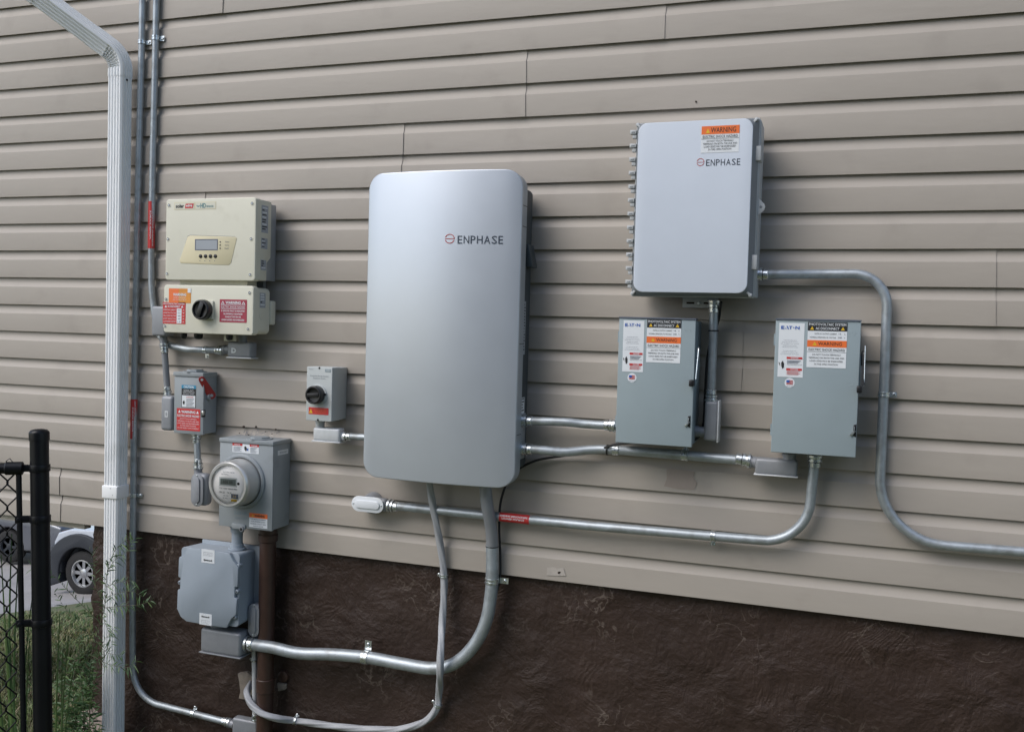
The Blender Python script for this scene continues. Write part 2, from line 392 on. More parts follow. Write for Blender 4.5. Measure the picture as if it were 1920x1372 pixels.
# piping ---------------------------------------------------------------
def fillet(pts, radii, n=12):
    "polyline with rounded corners; radii per inner point"
    pts = [Vector(p) for p in pts]; out = [pts[0]]
    for i in range(1, len(pts) - 1):
        a, b, c = pts[i - 1], pts[i], pts[i + 1]; r = radii[i - 1]
        d1 = (a - b).normalized(); d2 = (c - b).normalized()
        ang = d1.angle(d2); t = min(r / math.tan(ang / 2), (a - b).length * 0.48, (c - b).length * 0.48)
        p1 = b + d1 * t; p2 = b + d2 * t
        # circular-ish arc through a quadratic with even samples
        rr = t * math.tan(ang / 2); cen = b + (d1 + d2).normalized() * (rr / math.sin(ang / 2))
        v1 = p1 - cen; v2 = p2 - cen; tot = v1.angle(v2)
        for k in range(n + 1):
            s = k / n
            if tot > 1e-3: out.append(cen + (v1 * math.sin((1 - s) * tot) + v2 * math.sin(s * tot)) / math.sin(tot))
    out.append(pts[-1]); return out
def smooth_path(pts, n=10):
    pts = [Vector(p) for p in pts]; P_ = [pts[0] * 2 - pts[1]] + pts + [pts[-1] * 2 - pts[-2]]; out = []
    for i in range(1, len(P_) - 2):
        p0, p1, p2, p3 = P_[i - 1:i + 3]
        for k in range(n):
            t = k / n
            out.append(0.5 * ((2 * p1) + (p2 - p0) * t + (2 * p0 - 5 * p1 + 4 * p2 - p3) * t * t + (3 * p1 - p0 - 3 * p2 + p3) * t ** 3))
    out.append(pts[-1]); return out
def connector(parent, p, d, r, name='connector', m='zinc', s=1.0):
    "steel set-screw connector: nut, collar, screw; starts at p running along d"
    d = Vector(d).normalized(); mb = MB().use(m)
    mb.lathe(p, d, [(0, r * 1.55), (0.006 * s, r * 1.55), (0.0062 * s, r * 1.3), (0.013 * s, r * 1.25), (0.0132 * s, r * 1.42), (0.02 * s, r * 1.42), (0.0202 * s, r * 1.2), (0.036 * s, r * 1.18), (0.038 * s, r * 1.02)], 20)
    c = Vector(p) + d * 0.028 * s
    up = Vector((0, -1, 0)) if abs(d.y) < 0.8 else Vector((0, 0, 1))
    mb.cyl(c, c + up * (r * 1.2 + 0.005), 0.0035, 10)
    mb.use('black').lathe(Vector(p) + d * 0.0205 * s, d, [(0, r * 1.24), (0.002, r * 1.24)], 20)
    return mb.build(name, parent)
def strap(parent, p, d, ear, r, wid=0.016, earlen=0.024, name='strap', m='zinc'):
    "one-hole strap round the pipe with a flat ear against the wall and its screw"
    p = Vector(p); d = Vector(d).normalized(); ear = Vector(ear); ear = (ear - d * ear.dot(d)).normalized(); N = Vector((0, -1, 0)); N = (N - d * N.dot(d)).normalized()
    mb = MB().use(m)
    for off in (-0.28, 0.28):
        mb.lathe(p + d * (wid * off - wid * 0.2), d, [(0, r * 1.04), (0.0008, r + 0.0028), (wid * 0.4 - .0008, r + 0.0028), (wid * 0.4, r * 1.04)], 20)
    mb.lathe(p - d * wid * 0.5, d, [(0, r * 1.02), (0.0005, r + 0.0014), (wid - .0005, r + 0.0014), (wid, r * 1.02)], 20)
    c = p + ear * (r + earlen / 2 + 0.001) - N * (r * 0.72)
    mb.obox(c, ear, d, N, earlen / 2, wid / 2, 0.0012)
    mb.lathe(c + ear * 0.003 + N * 0.0012, N, [(0, 0.0062), (0.0025, 0.0058), (0.004, 0.004)], 12)
    mb.use('hole').lathe(c + ear * 0.003 + N * 0.0053, N, [(0, 0.0016), (0.0003, 0.0016)], 8)
    return mb.build(name, parent)
def conduit(name, label, path, r, mname='emt', group=None, cat='conduit', n=18, pname='pipe'):
    t = thing(name, label, cat, path[0], group)
    MB().use(mname).tube(path, r, n).build(pname, t, smooth=50)
    return t

def conduit_body(label, x0, x1, y0, y1, z0, z1, necks=(), cover=None, m='cast', bev=0.009, group='cast conduit fittings at the pipe ends', extra=None):
    "cast conduit elbow: rounded box, necks (a,b,r), cover plate on one side"
    c = V((x0 + x1) / 2, (y0 + y1) / 2, (z0 + z1) / 2)
    t = thing('conduit_elbow', label, 'conduit fitting', c, group)
    MB().use(m).box(x0, x1, y0, y1, z0, z1).build('housing', t, bevel=bev, seg=4, smooth=60)
    for a, b, r in necks:
        d = (Vector(b) - Vector(a)); L = d.length
        MB().use(m).lathe(a, d, [(0, r), (L * 0.7, r), (L * 0.72, r * 1.12), (L, r * 1.12)], 20).build('neck', t)
    if cover:
        side, cm = cover; e = 0.003; g = MB().use(cm)
        if side == 'bottom': g.box(x0 - e, x1 + e, y0 - e, y1 + e, z0 - 0.004, z0 + .0005)
        if side == 'right': g.box(x1 - 0.0005, x1 + 0.004, y0 - e, y1 + e, z0 - e, z1 + e)
        if side == 'top': g.box(x0 - e, x1 + e, y0 - e, y1 + e, z1 - .0005, z1 + 0.004)
        if side in ('bottom', 'right', 'top'): o = g.build('cover_plate', t, bevel=0.0015)
    return t
def oval_cover(parent, cx, cz, hw, hh, y, m='cast_light', name='cover_plate'):
    "flat cover with rounded ends, a raised middle and two screws; faces -y"
    def oval(hw, hh, n=10):
        r = min(hw, hh); pts = []
        if hh > hw:
            for k in range(n + 1): a = PI * k / n; pts.append((cx + r * math.cos(a), cz + hh - r + r * math.sin(a)))
            for k in range(n + 1): a = PI + PI * k / n; pts.append((cx + r * math.cos(a), cz - hh + r + r * math.sin(a)))
        else:
            for k in range(n + 1): a = -PI / 2 + PI * k / n; pts.append((cx + hw - r + r * math.cos(a), cz + r * math.sin(a)))
            for k in range(n + 1): a = PI / 2 + PI * k / n; pts.append((cx - hw + r + r * math.cos(a), cz + r * math.sin(a)))
        return pts
    mb = MB().use(m).prism_xz(oval(hw, hh), y, y + 0.004)
    s = 0.011
    i_w, i_h = (hw * 0.5, hh - s - 0.004) if hh > hw else (hw - s - 0.004, hh * 0.5)
    mb.prism_xz(oval(i_w, i_h), y - 0.005, y + 0.0005)
    o = mb.build(name, parent, bevel=0.0014)
    sc = MB().use('zinc')
    for sg in (-1, 1):
        px, pz = (cx, cz + sg * (hh - 0.008)) if hh > hw else (cx + sg * (hw - 0.008), cz)
        sc.lathe((px, y, pz), (0, -1, 0), [(0, 0.0034), (0.0015, 0.0032), (0.002, 0.002)], 10)
    sc.build('screw', o)
    return o

# ================================================================ THE PLACE
GZ = -0.90
DIRX = Vector((-0.694, 0.72, 0))
def gz(x, y):
    s = (x + 2.9) * DIRX.x + y * DIRX.y
    s2 = s - 0.2
    z = GZ
    if s2 > 0: z -= 0.2335 * min(s2, 12.4) - 0.12 * (1 - math.exp(-s2))*0
    if s2 > 12.4: z -= 0.09 * min(s2 - 12.4, 8)
    return z
def ground_hit(px, py):
    d = 1.0; v = ray(px, py)
    while d < 60:
        p = CAM + v * d
        if p.z < gz(p.x, p.y): return p
        d += 0.01
    return p

def build_ground():
    mb = MB().use('soil'); ss = [-400, -150, -60, -30, -15, -10, -8, -6] + [-5 + 0.5 * i for i in range(60)] + [26, 30, 45, 80, 200, 500]
    # axis s along DIRX, t across
    tx = Vector((0.72, 0.694, 0)); ts = [-500, -200, -80, -40, -20] + [-16 + i * 1.0 for i in range(33)] + [20, 40, 80, 200, 500]
    vs = []; fs = []
    for s in ss:
        for t in ts:
            p = Vector((-2.9, 0, 0)) + DIRX * s + tx * t
            vs.append((p.x, p.y, gz(p.x, p.y) + noise.noise(Vector((p.x, p.y, 0)) * 0.7) * 0.015))
    n = len(ts)
    for i in range(len(ss) - 1):
        for j in range(n - 1): fs.append((i * n + j, i * n + j + 1, (i + 1) * n + j + 1, (i + 1) * n + j))
    mb.add(vs, fs); o = mb.build('ground', smooth=60); o['kind'] = 'structure'
    # concrete driveway on the slope
    h = ground_hit(40, 1146); s0 = (h.x + 2.9) * DIRX.x + h.y * DIRX.y
    h2 = ground_hit(140, 1116); s1 = (h2.x + 2.9) * DIRX.x + h2.y * DIRX.y
    t0 = (h.x + 2.9) * tx.x + h.y * tx.y; t1 = (h2.x + 2.9) * tx.x + h2.y * tx.y
    k = (s1 - s0) / (t1 - t0) if abs(t1 - t0) > 1e-3 else 0
    k = max(-0.8, min(0.8, k))
    vs = []; fs = []; T_ = [-14 + i * 0.5 for i in range(57)]; S_ = [0, .3, .6, 1, 2, 3, 4, 5, 6, 7, 8, 9, 10, 11, 12, 13, 14, 15, 16, 18, 20, 24, 30, 40]
    for s in S_:
        for t in T_:
            sa = s0 + k * (t - t0) * math.exp(-s * 0.4) + s + (noise.noise(Vector((t * 2.1, 0, 5))) * 0.05 if s < 0.2 else 0)
            sa = max(sa, 1.2 + s)
            p = Vector((-2.9, 0, 0)) + DIRX * sa + tx * t
            vs.append((p.x, p.y, gz(p.x, p.y) + 0.03 - (0.05 if s == 0 else 0)))
    n = len(T_)
    for i in range(len(S_) - 1):
        for j in range(n - 1): fs.append((i * n + j, i * n + j + 1, (i + 1) * n + j + 1, (i + 1) * n + j))
    o = MB().use('concrete').add(vs, fs).build('driveway', smooth=60); o['kind'] = 'structure'
    return s0, t0, k, tx
S0, T0, KK, TX = build_ground()

def build_grass():
    rnd = random.Random(3); vs = []; fs = []; mi = []
    def blade(x, y, h, wd, lean):
        z = gz(x, y) - 0.01; a = rnd.uniform(0, 2 * PI); dx, dy = math.cos(a) * wd / 2, math.sin(a) * wd / 2
        b = rnd.uniform(0, 2 * PI); lx, ly = math.cos(b) * lean, math.sin(b) * lean
        o = len(vs)
        vs.extend([(x - dx, y - dy, z), (x + dx, y + dy, z), (x + lx * .4 + dx * .8, y + ly * .4 + dy * .8, z + h * .6), (x + lx * .4 - dx * .8, y + ly * .4 - dy * .8, z + h * .6), (x + lx, y + ly, z + h)])
        fs.append((o, o + 1, o + 2, o + 3)); fs.append((o + 3, o + 2, o + 4))
        m = 1 if rnd.random() < 0.22 else (2 if rnd.random() < 0.35 else 0); mi.extend([m, m])
    cnt = 0
    while cnt < 100000:
        # in the wedge the camera sees, left of the house corner, and a margin
        x = -2.3 - 7.2 * rnd.random() ** (1.5 if cnt % 2 else .8); y = rnd.uniform(-1.6, 6.0)
        s = (x + 2.9) * DIRX.x + y * DIRX.y; t = (x + 2.9) * TX.x + y * TX.y
        if s > max(S0 + KK * (t - T0), 1.2) + 0.40: continue
        if x > -2.95 and y > 0: continue
        cnt += 1
        den = noise.noise(Vector((x * 1.8, y * 1.8, 0)))
        h = rnd.uniform(0.025, 0.07) * (1 + 0.5 * den)
        if x > -3.4 and abs(y) < 0.5: h *= 1.6
        blade(x, y, h, rnd.uniform(0.003, 0.006) * (1 + max(0, s) * .25), h * rnd.uniform(0.3, 1.1))
    me = bpy.data.meshes.new('grass'); me.from_pydata(vs, [], fs)
    for nm in ('grass', 'straw', 'leaf_light'): me.materials.append(MATS[nm])
    me.polygons.foreach_set('material_index', mi)
    o = bpy.data.objects.new('grass', me); COL.objects.link(o)
    tag(o, 'short patchy lawn of green and straw blades beside the house corner', 'grass'); o['kind'] = 'stuff'
build_grass()

# ---------------------------------------------------------------- house: siding, foundation, porch edge
H = 0.1143
XL, XR = -6.2, 3.2
house = thing('house', 'house wall clad in tan dutch lap vinyl siding above a dark brown foundation', 'house', (-1.5, 0.3, GZ))
SEAMS = {16: [1248], 15: [988], 14: [986], 13: [757], 12: [753], 9: [1868], 8: [1867], 7: [1393], 6: [1391], 11: [383], 1: [113], 0: [115], 18: [420], 20: [1500], 22: [700]}
def build_siding():
    mb = MB().use('siding'); rnd = random.Random(11)
    face_top = 0.665 * H
    full = [(-0.0022, 0.016), (-0.0022, 0.001), (-0.0030, 0.0), (-0.0040, 0.0008), (-0.0042, 0.004), (-0.0036, face_top - 0.0012), (-0.0034, face_top)]
    for k in range(1, 8):
        t = k / 7; full.append((-0.0032 + 0.0092 * math.sin(t * PI / 2), face_top + (H * 0.24) * t))
    full.append((0.0066, H + 0.022))
    for c in range(0, 31):
        z0 = c * H; xs = sorted([P(px, (P_y), 0).x for px in SEAMS.get(c, []) for P_y in (700,)])
        # seam positions measured at the height of the course
        xs = []
        for px in SEAMS.get(c, []):
            py = 686
            for _ in range(8):
                v = P(px, py, 0); py += (v.z - (z0 + H / 2)) * 540
            xs.append(P(px, py, 0).x)
        edges = [XL] + xs + [XR]
        for i in range(len(edges) - 1):
            a, b = edges[i], edges[i + 1]
            under = i > 0; over = i < len(edges) - 2     # the left panel laps over the right one
            if under: a -= 0.03
            nseg = max(2, int((b - a) / 0.12)); vs = []; fs = []
            for k in range(nseg + 1):
                x = a + (b - a) * k / nseg
                for (y, z) in full:
                    wob = 0.0009 * noise.noise(Vector((x * 1.3, c * 3.1, i * 2.0))) + 0.0005 * noise.noise(Vector((x * 4, c * 7.7, z * 8)))
                    cut = 0.0; up = 0.0
                    if over and k >= nseg - 1:
                        up = 0.0032 if k == nseg else 0.0008
                        if k == nseg: cut = 0.0016 * math.sin(z / H * 3.0 + c)
                    vs.append((x + cut, y - up + wob, z0 + z + 0.0012 * noise.noise(Vector((x * 0.8, c * 5.3, 1)))))
            n = len(full)
            for k in range(nseg):
                for j in range(n - 1): fs.append((k * n + j, (k + 1) * n + j, (k + 1) * n + j + 1, k * n + j + 1))
            if over:
                o = len(vs); e_ = nseg * n
                for j in range(n): vs.append((vs[e_ + j][0] - 0.0003, vs[e_ + j][1] + 0.0014, vs[e_ + j][2]))
                for j in range(n - 1): fs.append((e_ + j, o + j, o + j + 1, e_ + j + 1))
            mb.add(vs, fs)
    mb.build('siding', house, smooth=13)
build_siding()
# sheathing and the body of the house behind
MB().use('porch_white').box(XL, XR, 0.018, 0.12, 0.012, 31 * H).build('sheathing', house)
xc = P(175, 1000, 0.02).x; xf = P(161, 985, 0.03).x
MB().use('siding').box(XL, XL + 0.02, 0.125, 5.0, 0.012, 31 * H).box(XR - 0.02, XR, 0.125, 5, 0.012, 31 * H).box(XL, XR, 5.02, 5.1, 0, 31 * H).build('side_wall', house)
MB().use('hole').box(XL + .03, XR - .03, 0.13, 5.0, 0.05, 0.12).build('porch_floor', house)
mb = MB().use('porch_white').box(XL, xf, 0.022, 0.06, -0.028, 0.010); mb.build('fascia', house, bevel=0.002)
MB().use('siding').box(XL - .3, XR + .3, -0.45, 5.4, 31 * H, 31 * H + .15).build('roof_soffit', house)
def build_foundation():
    mb = MB().use('parge'); vs = []; fs = []; nx, nz = 150, 46; zb = -1.0
    def fn(x, z): return 0.022 - 0.007 * noise.fractal(Vector((x * 5, z * 5, 0)), 0.8, 2.1, 4) - 0.004 * noise.noise(Vector((x * 14, z * 14, 3)))
    for i in range(nx + 1):
        x = xc + (XR - xc) * (i / nx)
        for j in range(nz + 1):
            z = zb - (0.2 if False else 0) + (0.02 - zb) * j / nz
            xx = x + (0.012 * noise.noise(Vector((z * 14, 7, 0))) + 0.006 * noise.noise(Vector((z * 50, 3, 0))) if i == 0 else 0)
            vs.append((xx, fn(x, z), z))
    for i in range(nx):
        for j in range(nz): fs.append((i * (nz + 1) + j, (i + 1) * (nz + 1) + j, (i + 1) * (nz + 1) + j + 1, i * (nz + 1) + j + 1))
    # left end return, rough
    o = len(vs); ny = 30
    for k in range(1, ny + 1):
        for j in range(nz + 1):
            z = zb + (0.02 - zb) * j / nz
            vs.append((xc + 0.012 * noise.noise(Vector((z * 14, 7 + k * .4, 0))), 0.02 + 4.5 * (k / ny) ** 1.5, z))
    for k in range(ny):
        for j in range(nz):
            a = j if k == 0 else o + (k - 1) * (nz + 1) + j; b = o + k * (nz + 1) + j
            fs.append((a, a + 1, b + 1, b))
    mb.add(vs, fs); mb.build('foundation', house, smooth=70)
    f = MB().use('concrete_pink'); pts = []
    vs = []; fs = []; n = 70
    for i in range(n + 1):
        x = xc - 0.05 + 0.19 * i / n
        zt = -0.790 + 0.03 * noise.noise(Vector((x * 19, 0, 0))) - max(0, x - xc - .03) * .5
        vs += [(x, 0.002, -1.3), (x, -0.004 + 0.006 * noise.noise(Vector((x * 9, 1, 0))), zt - 0.01), (x, 0.05, zt)]
    for i in range(n):
        for j in range(2): fs.append((i * 3 + j, (i + 1) * 3 + j, (i + 1) * 3 + j + 1, i * 3 + j + 1))
    o = len(vs); vs += [(xc - 0.05, 4.5, -1.3), (xc - 0.05, 4.5, -0.79), (xc + 0.02, 4.5, -0.79)]
    fs += [(0, 1, o + 1, o), (1, 2, o + 2, o + 1)]
    f.add(vs, fs).build('footing', house, smooth=60)
    # mortar patches where a pipe and the grey cable pass through the wall
    r = random.Random(5)
    for pts, m, y in (([(445, 1262), (462, 1259), (474, 1268), (470, 1282), (474, 1300), (462, 1312), (447, 1309), (450, 1296), (448, 1278)], 'mortar', 0.008),
                   ([(519, 1280), (536, 1282), (534, 1293), (521, 1296)], 'mortar', 0.012)):
        w_ = [P(a, b, y) for a, b in pts]
        MB().use(m).prism([(p.x, 0, p.z) for p in w_], V(0, y, 0), V(0, y + 0.03, 0)).build('mortar_patch', house, bevel=0.003, seg=2)
build_foundation()
# knocks, patches and nail holes in the siding
def blob(pts, m, y, name):
    mb = MB().use(m); w_ = [P(a, b, y) for a, b in pts]
    mb.prism([(p.x, 0, p.z) for p in w_], V(0, y, 0), V(0, y + 0.001, 0)).build(name, house)
blob([(1026, 1064), (1038, 1063), (1044, 1065), (1056, 1064), (1059, 1074), (1061, 1079), (1040, 1079), (1025, 1078)], 'patch_light', -0.0064, 'bare_patch')
blob([(1250, 880), (1262, 878), (1290, 882), (1303, 884), (1300, 894), (1307, 905), (1302, 918), (1270, 916), (1245, 911), (1250, 898)], 'patch_brown', -0.0062, 'stain_patch')
mb = MB()
for (a, b, r) in ((1048, 1073, .0045), (1305, 191, .003), (457, 800, .005), (480, 800, .004), (517, 805, .004), (449, 812, .002), (466, 815, .002), (498, 809, .002), (510, 813, .002), (1050, 1072, .003)):
    p = P(a, b, -0.005); MB().use('hole').lathe((p.x, -0.003, p.z), (0, -1, 0), [(0, r), (0.0044, r * .9)], 10).build('nail_hole', house)
rr = random.Random(8)
for k in range(24):                                    # scuffed sealant strands above the meter box
    p = P(rr.uniform(457, 525), rr.uniform(806, 816), -0.006); a = rr.uniform(0, PI); L = rr.uniform(.003, .010)
    d = V(math.cos(a) * L, 0, math.sin(a) * L); mb.use('ink_soft').cyl(p - d, p + d, 0.0006, 5)
mb.build('sealant_scuff', house)

# ---------------------------------------------------------------- downspout
def build_downspout():
    yf, yb = -0.100, -0.038
    a, b = P(196.5, 600, yf), P(222.5, 600, yf); x0, x1 = a.x, b.x
    ds = thing('downspout', 'white ribbed rectangular downspout with an elbow turning up to the left', 'downspout', (x0, yf, GZ))
    wd = x1 - x0; dp = yb - yf
    def section():
        "corrugated outline in (u across, v depth), front at v=0"
        pts = []; n = 4
        m = 0.007
        pts.append((0, m)); pts.append((m * .6, 0.001))
        for k in range(n):
            c = m + (wd - 2 * m) * (k + 0.5) / n; hw_ = 0.0046
            pts += [(c - hw_, 0), (c - hw_ + .0020, 0.0042), (c + hw_ - .0028, 0.0042), (c + hw_, 0)]
        pts += [(wd - m * .8, 0.0005), (wd, m)]
        for k in range(3):
            c = dp * (0.30 + 0.23 * k); pts += [(wd, c - .0056), (wd - .0042, c - .0032), (wd - .0042, c + .0032), (wd, c + .0056)]
        pts += [(wd, dp - .004), (wd - .004, dp), (.004, dp), (0, dp - .004)]
        for k in range(3):
            c = dp * (0.76 - 0.23 * k); pts += [(0, c + .0048), (.0034, c + .003), (.0034, c - .003), (0, c - .0048)]
        return pts
    sec = section(); n = len(sec); cu = wd / 2
    D0 = V(-math.cos(math.radians(37)), -math.sin(math.radians(37)), 0); AX = V(0, 0, 1).cross(D0)
    def sweep(mb, frames):
        vs = []; fs = []
        for (c, th, s, pk) in frames:           # centre, bend angle, size, crimp of the inner side
            Rm = Matrix.Rotation(th, 3, AX)
            for (u, v) in sec:
                o_ = V((u - cu) * s, (v - dp / 2) * s, 0); m_ = max(0.0, min(1.0, (o_.dot(D0) + .004) / .018))
                vs.append(c + Rm @ (o_ - D0 * (pk * .6 * m_) + V(0, pk * m_ * (1 if o_.y < 0 else 0), 0)))
        for i in range(len(frames) - 1):
            for k in range(n): fs.append((i * n + k, i * n + (k + 1) % n, (i + 1) * n + (k + 1) % n, (i + 1) * n + k))
        mb.add(vs, fs)
    cx = x0 + cu; yc_ = yf + dp / 2
    zj = P(210, 935, yf).z; zt = P(210, 128, yf).z; C = lambda z: V(cx, yc_, z)
    mb = MB().use('downspout'); sweep(mb, [(C(zj + 0.02), 0, 1.0, 0), (C(zt + 0.01), 0, 1.0, 0)]); mb.build('pipe', ds, smooth=25)
    mb = MB().use('downspout'); sweep(mb, [(C(-0.86), 0, .985, 0), (C(zj + 0.01), 0, .985, 0)]); mb.build('pipe', ds, smooth=25)
    fr = [(C(zt - 0.030), 0, 1.05, 0), (C(zt), 0, 1.05, 0)]; ang_t = math.radians(56); R = 0.098; K = 16
    for k in range(1, K + 1):
        a = ang_t * k / K; fr.append((C(zt) + D0 * (R * (1 - math.cos(a))) + V(0, 0, R * math.sin(a)), a, 1.05, .0065 if k % 2 else -.0012))
    e_ = fr[-1][0]; d = D0 * math.sin(ang_t) + V(0, 0, math.cos(ang_t))
    fr.append((e_ + d * .006, ang_t, 1.05, 0)); fr.append((e_ + d * .075, ang_t, 1.05, 0))
    mb = MB().use('downspout'); sweep(mb, fr); mb.build('elbow', ds, smooth=25)
    mb = MB().use('downspout'); sweep(mb, [(e_ + d * .05, ang_t, 1.0, 0), (e_ + d * .33, ang_t, 1.0, 0)]); mb.build('pipe', ds, smooth=25)
    mb = MB().use('downspout'); sweep(mb, [(e_ + d * .305, ang_t, 1.05, 0), (e_ + d * 1.15, ang_t, 1.05, 0)]); mb.build('pipe', ds, smooth=25)
    g = 0.004
    mb = MB().use('downspout').box(x0 - g, x1 + g, yf - g, yb + .003, zj, zj + 0.052); o = mb.build('band', ds, bevel=0.004, seg=3)
    for a_, b_ in ((207, 915), (211, 928)):
        p = P(a_, b_, yf - g); MB().use('zinc').lathe((min(p.x, x1), yf - g, p.z), (0, -1, 0), [(0, .0025), (.0015, .002)], 8).build('rivet', o)
    p = P(235, 146, yf); MB().use('black').lathe((x1 + 0.0005, yf + .03, p.z), (1, 0, .2), [(0, .0055), (.002, .004), (.0045, .001)], 7).build('dirt_spot', ds)
build_downspout()

# ---------------------------------------------------------------- two vertical conduits at left
def red_tape(parent, px0, py0, px1, py1, yc, r, lines, vertical=True):
    a = P(px0, py0, yc); b = P(px1, py1, yc)
    tp = MB().use('red_label').lathe(a, b - a, [(0, r + .0006), ((b - a).length, r + .0006)], 20).build('label', parent, smooth=50)
    # lettering wrapped on the front of the tape
    mb = MB().use('white_label'); d = (b - a).normalized(); side = Vector((0, -1, 0)).cross(d).normalized(); L = (b - a).length
    vecn = (CAM - a); vecn = (vecn - d * vecn.dot(d)).normalized()
    sd = vecn.cross(d).normalized()
    for (s, t0, t1, off, hg) in lines:
        vs, fs, asp = text_mesh(s, 0.02)
        out = []
        for x, y in vs:
            t = t0 + (t1 - t0) * x; ang = (off + (y - 0.5) * hg) / (r + .001)
            out.append(a + d * (L * t) + (vecn * math.cos(ang) - sd * math.sin(ang)) * (r + .0014))
        mb.add(out, fs)
    mb.build('lettering', tp)
    return tp
rC = 0.0128
yC = -0.004 - rC - 0.003
path = [P(269, -60, yC) + V(0, 0, 1.35), P(266, 80, yC), P(258, 400, yC), P(252, 700, yC), P(249.5, 980, yC), P(248.5, 1190, yC - .0), P(250, 1308, yC), P(425, 1353, yC)]
path = fillet(path, [.5, 2, 2, 2, 2, 0.16])
c1 = conduit('conduit', 'long galvanised conduit running down beside the white downspout and bending right at the bottom', path, rC)
strap(c1, P(266, 80, yC), (P(266, 60, yC) - P(266, 100, yC)), (1, 0, 0), rC)
strap(c1, P(249.5, 928, yC), (0, 0, 1), (1, 0, 0), rC)
strap(c1, P(363, 1337, yC), P(425, 1353, yC) - P(363, 1337, yC), (0, 0, 1), rC, earlen=.012)
red_tape(c1, 250.3, 822, 251.5, 748, yC, rC, [('WARNING: PHOTOVOLTAIC', .04, .96, .0042, .0052), ('POWER SOURCE', .2, .8, -.0042, .0052)])
d_ = (P(425, 1353, yC) - P(380, 1341, yC)).normalized()
connector(c1, P(432, 1354.5, yC), -d_, rC)
e = rect(435, 1346, 482, 1375, yC - .02)
conduit_body('grey conduit elbow at the bottom edge where the long left conduit ends', e[0], e[1], yC - .022, yC + .018, P(460, 1385, yC).z, P(460, 1349, yC - .02).z,
             [(P(440, 1357, yC), P(431, 1354.6, yC), rC * 1.3), (P(478, 1356, yC), P(478, 1344, yC), .012)])
# second conduit: down past the inverter, sweeping right beneath it
path = [P(297, -60, yC) + V(0, 0, 1.35), P(292, 72, yC), P(286.5, 300, yC), P(283.5, 470, yC), P(284, 560, yC), P(301, 644, yC - .01), P(352, 655, yC - .015), P(440, 657, yC - .03)]
path = fillet(path, [.5, 2, 2, .6, .2, .16, .3])
c2 = conduit('conduit', 'galvanised conduit with a red tape passing left of the inverter and sweeping under it', path, rC)
strap(c2, P(292, 72, yC), (P(292, 60, yC) - P(291, 90, yC)), (1, 0, 0), rC, wid=.02, earlen=.02)
strap(c2, P(386, 656, yC - .02), (1, 0, 0), (0, 0, -1), rC, earlen=.018)
red_tape(c2, 283.6, 466, 284.7, 378, yC, rC, [('WARNING: PHOTOVOLTAIC', .04, .96, .0042, .0052), ('POWER SOURCE', .2, .8, -.0042, .0052)])
connector(c2, P(420, 657, yC - .03), (-1, 0, 0), rC)
e = rect(427, 641, 472, 670, yC - .045)
b = conduit_body('grey conduit elbow marked D under the lower beige inverter box', e[0], e[1], yC - .05, yC - .008, e[2], e[3],
             [(P(455, 645, yC - .03), P(455, 628, yC - .03), .016), (V(e[0] + .01, yC - .03, (e[2] + e[3]) / 2), P(420, 656, yC - .03), .0165)], cover=('bottom', 'cast_light'))
F = front(*rect(432, 650, 445, 664, yC - .05), yC - .0503)
lettering(b, F, [T('D', .5, .5, .7, .7, 'white_label', .06)], .0006, 'lettering')
# connector piece down to the small disconnect's conduit elbow
y2 = -0.055
e = rect(285, 574, 311, 630, y2 - .03)
conduit_body('grey conduit elbow attached to the left side of the lower beige inverter box', e[0], e[1], y2 - .035, y2 + .028, e[2], e[3],
             [(P(306, 630, y2), P(307.5, 652, y2), .0145)])
pth = fillet([P(308, 650, y2), P(313.5, 725, y2 + .01), P(315, 745, y2 + .01)], [.3])
c3 = conduit('conduit', 'short grey-green conduit dropping from the inverter to the red-handled disconnect', pth, .0125, 'cast')
connector(c3, P(307.5, 644, y2), (P(310, 670, y2) - P(307.5, 644, y2)), .0115)
connector(c3, P(314.6, 742, y2 + .01), (P(313, 720, y2) - P(314.6, 742, y2 )), .0115)
e = rect(303, 742, 325, 807, y2 - .02)
b = conduit_body('dark grey conduit elbow on the left side of the red-handled disconnect', e[0], e[1], y2 - .028, y2 + .03, e[2], e[3],
             [(P(314, 752, y2 + .01), P(314.4, 738, y2 + .01), .0135)], bev=.012)
F = front(*rect(309, 770, 315, 782, y2 - .028), y2 - .0283)
lettering(b, F, [q(0, 0, 1, 1, 'cast_light', .0006), q(.3, .2, .7, .8, 'cast', .0009)], .0006, 'cast_mark')

# ---------------------------------------------------------------- beige inverter
def screws(parent, pts, y, r=.0055, name='screw'):
    for a_, b_ in pts:
        p = P(a_, b_, y)
        mb = MB().use('beige').lathe((p.x, y + .001, p.z), (0, -1, 0), [(0, r * 1.55), (.002, r * 1.45), (.0021, r)], 16)
        mb.use('ink_soft').lathe((p.x, y - .0005, p.z), (0, -1, 0), [(0, r), (.0012, r * .95)], 12)
        mb.use('zinc').lathe((p.x, y - .0017, p.z), (0, -1, 0), [(0, r * .45), (.0006, r * .4)], 8)
        mb.build(name, parent)
yI = -0.165
inv = thing('inverter', 'beige solar inverter with a small display above a switch box with a black rotary knob', 'inverter', (-2.2, -0.03, .7))
x0, x1, z0, z1 = ext((313, 373), (481, 370.5), (477.5, 529), (308, 523), yI)
rrbox(MB().use('beige'), x0, x1, z0, z1, yI, yI + .030, .012, .004).build('front_cover', inv)
mb = MB().use('beige')
bx1 = x1 - .001; zz = z0 + (z1 - z0) * .30
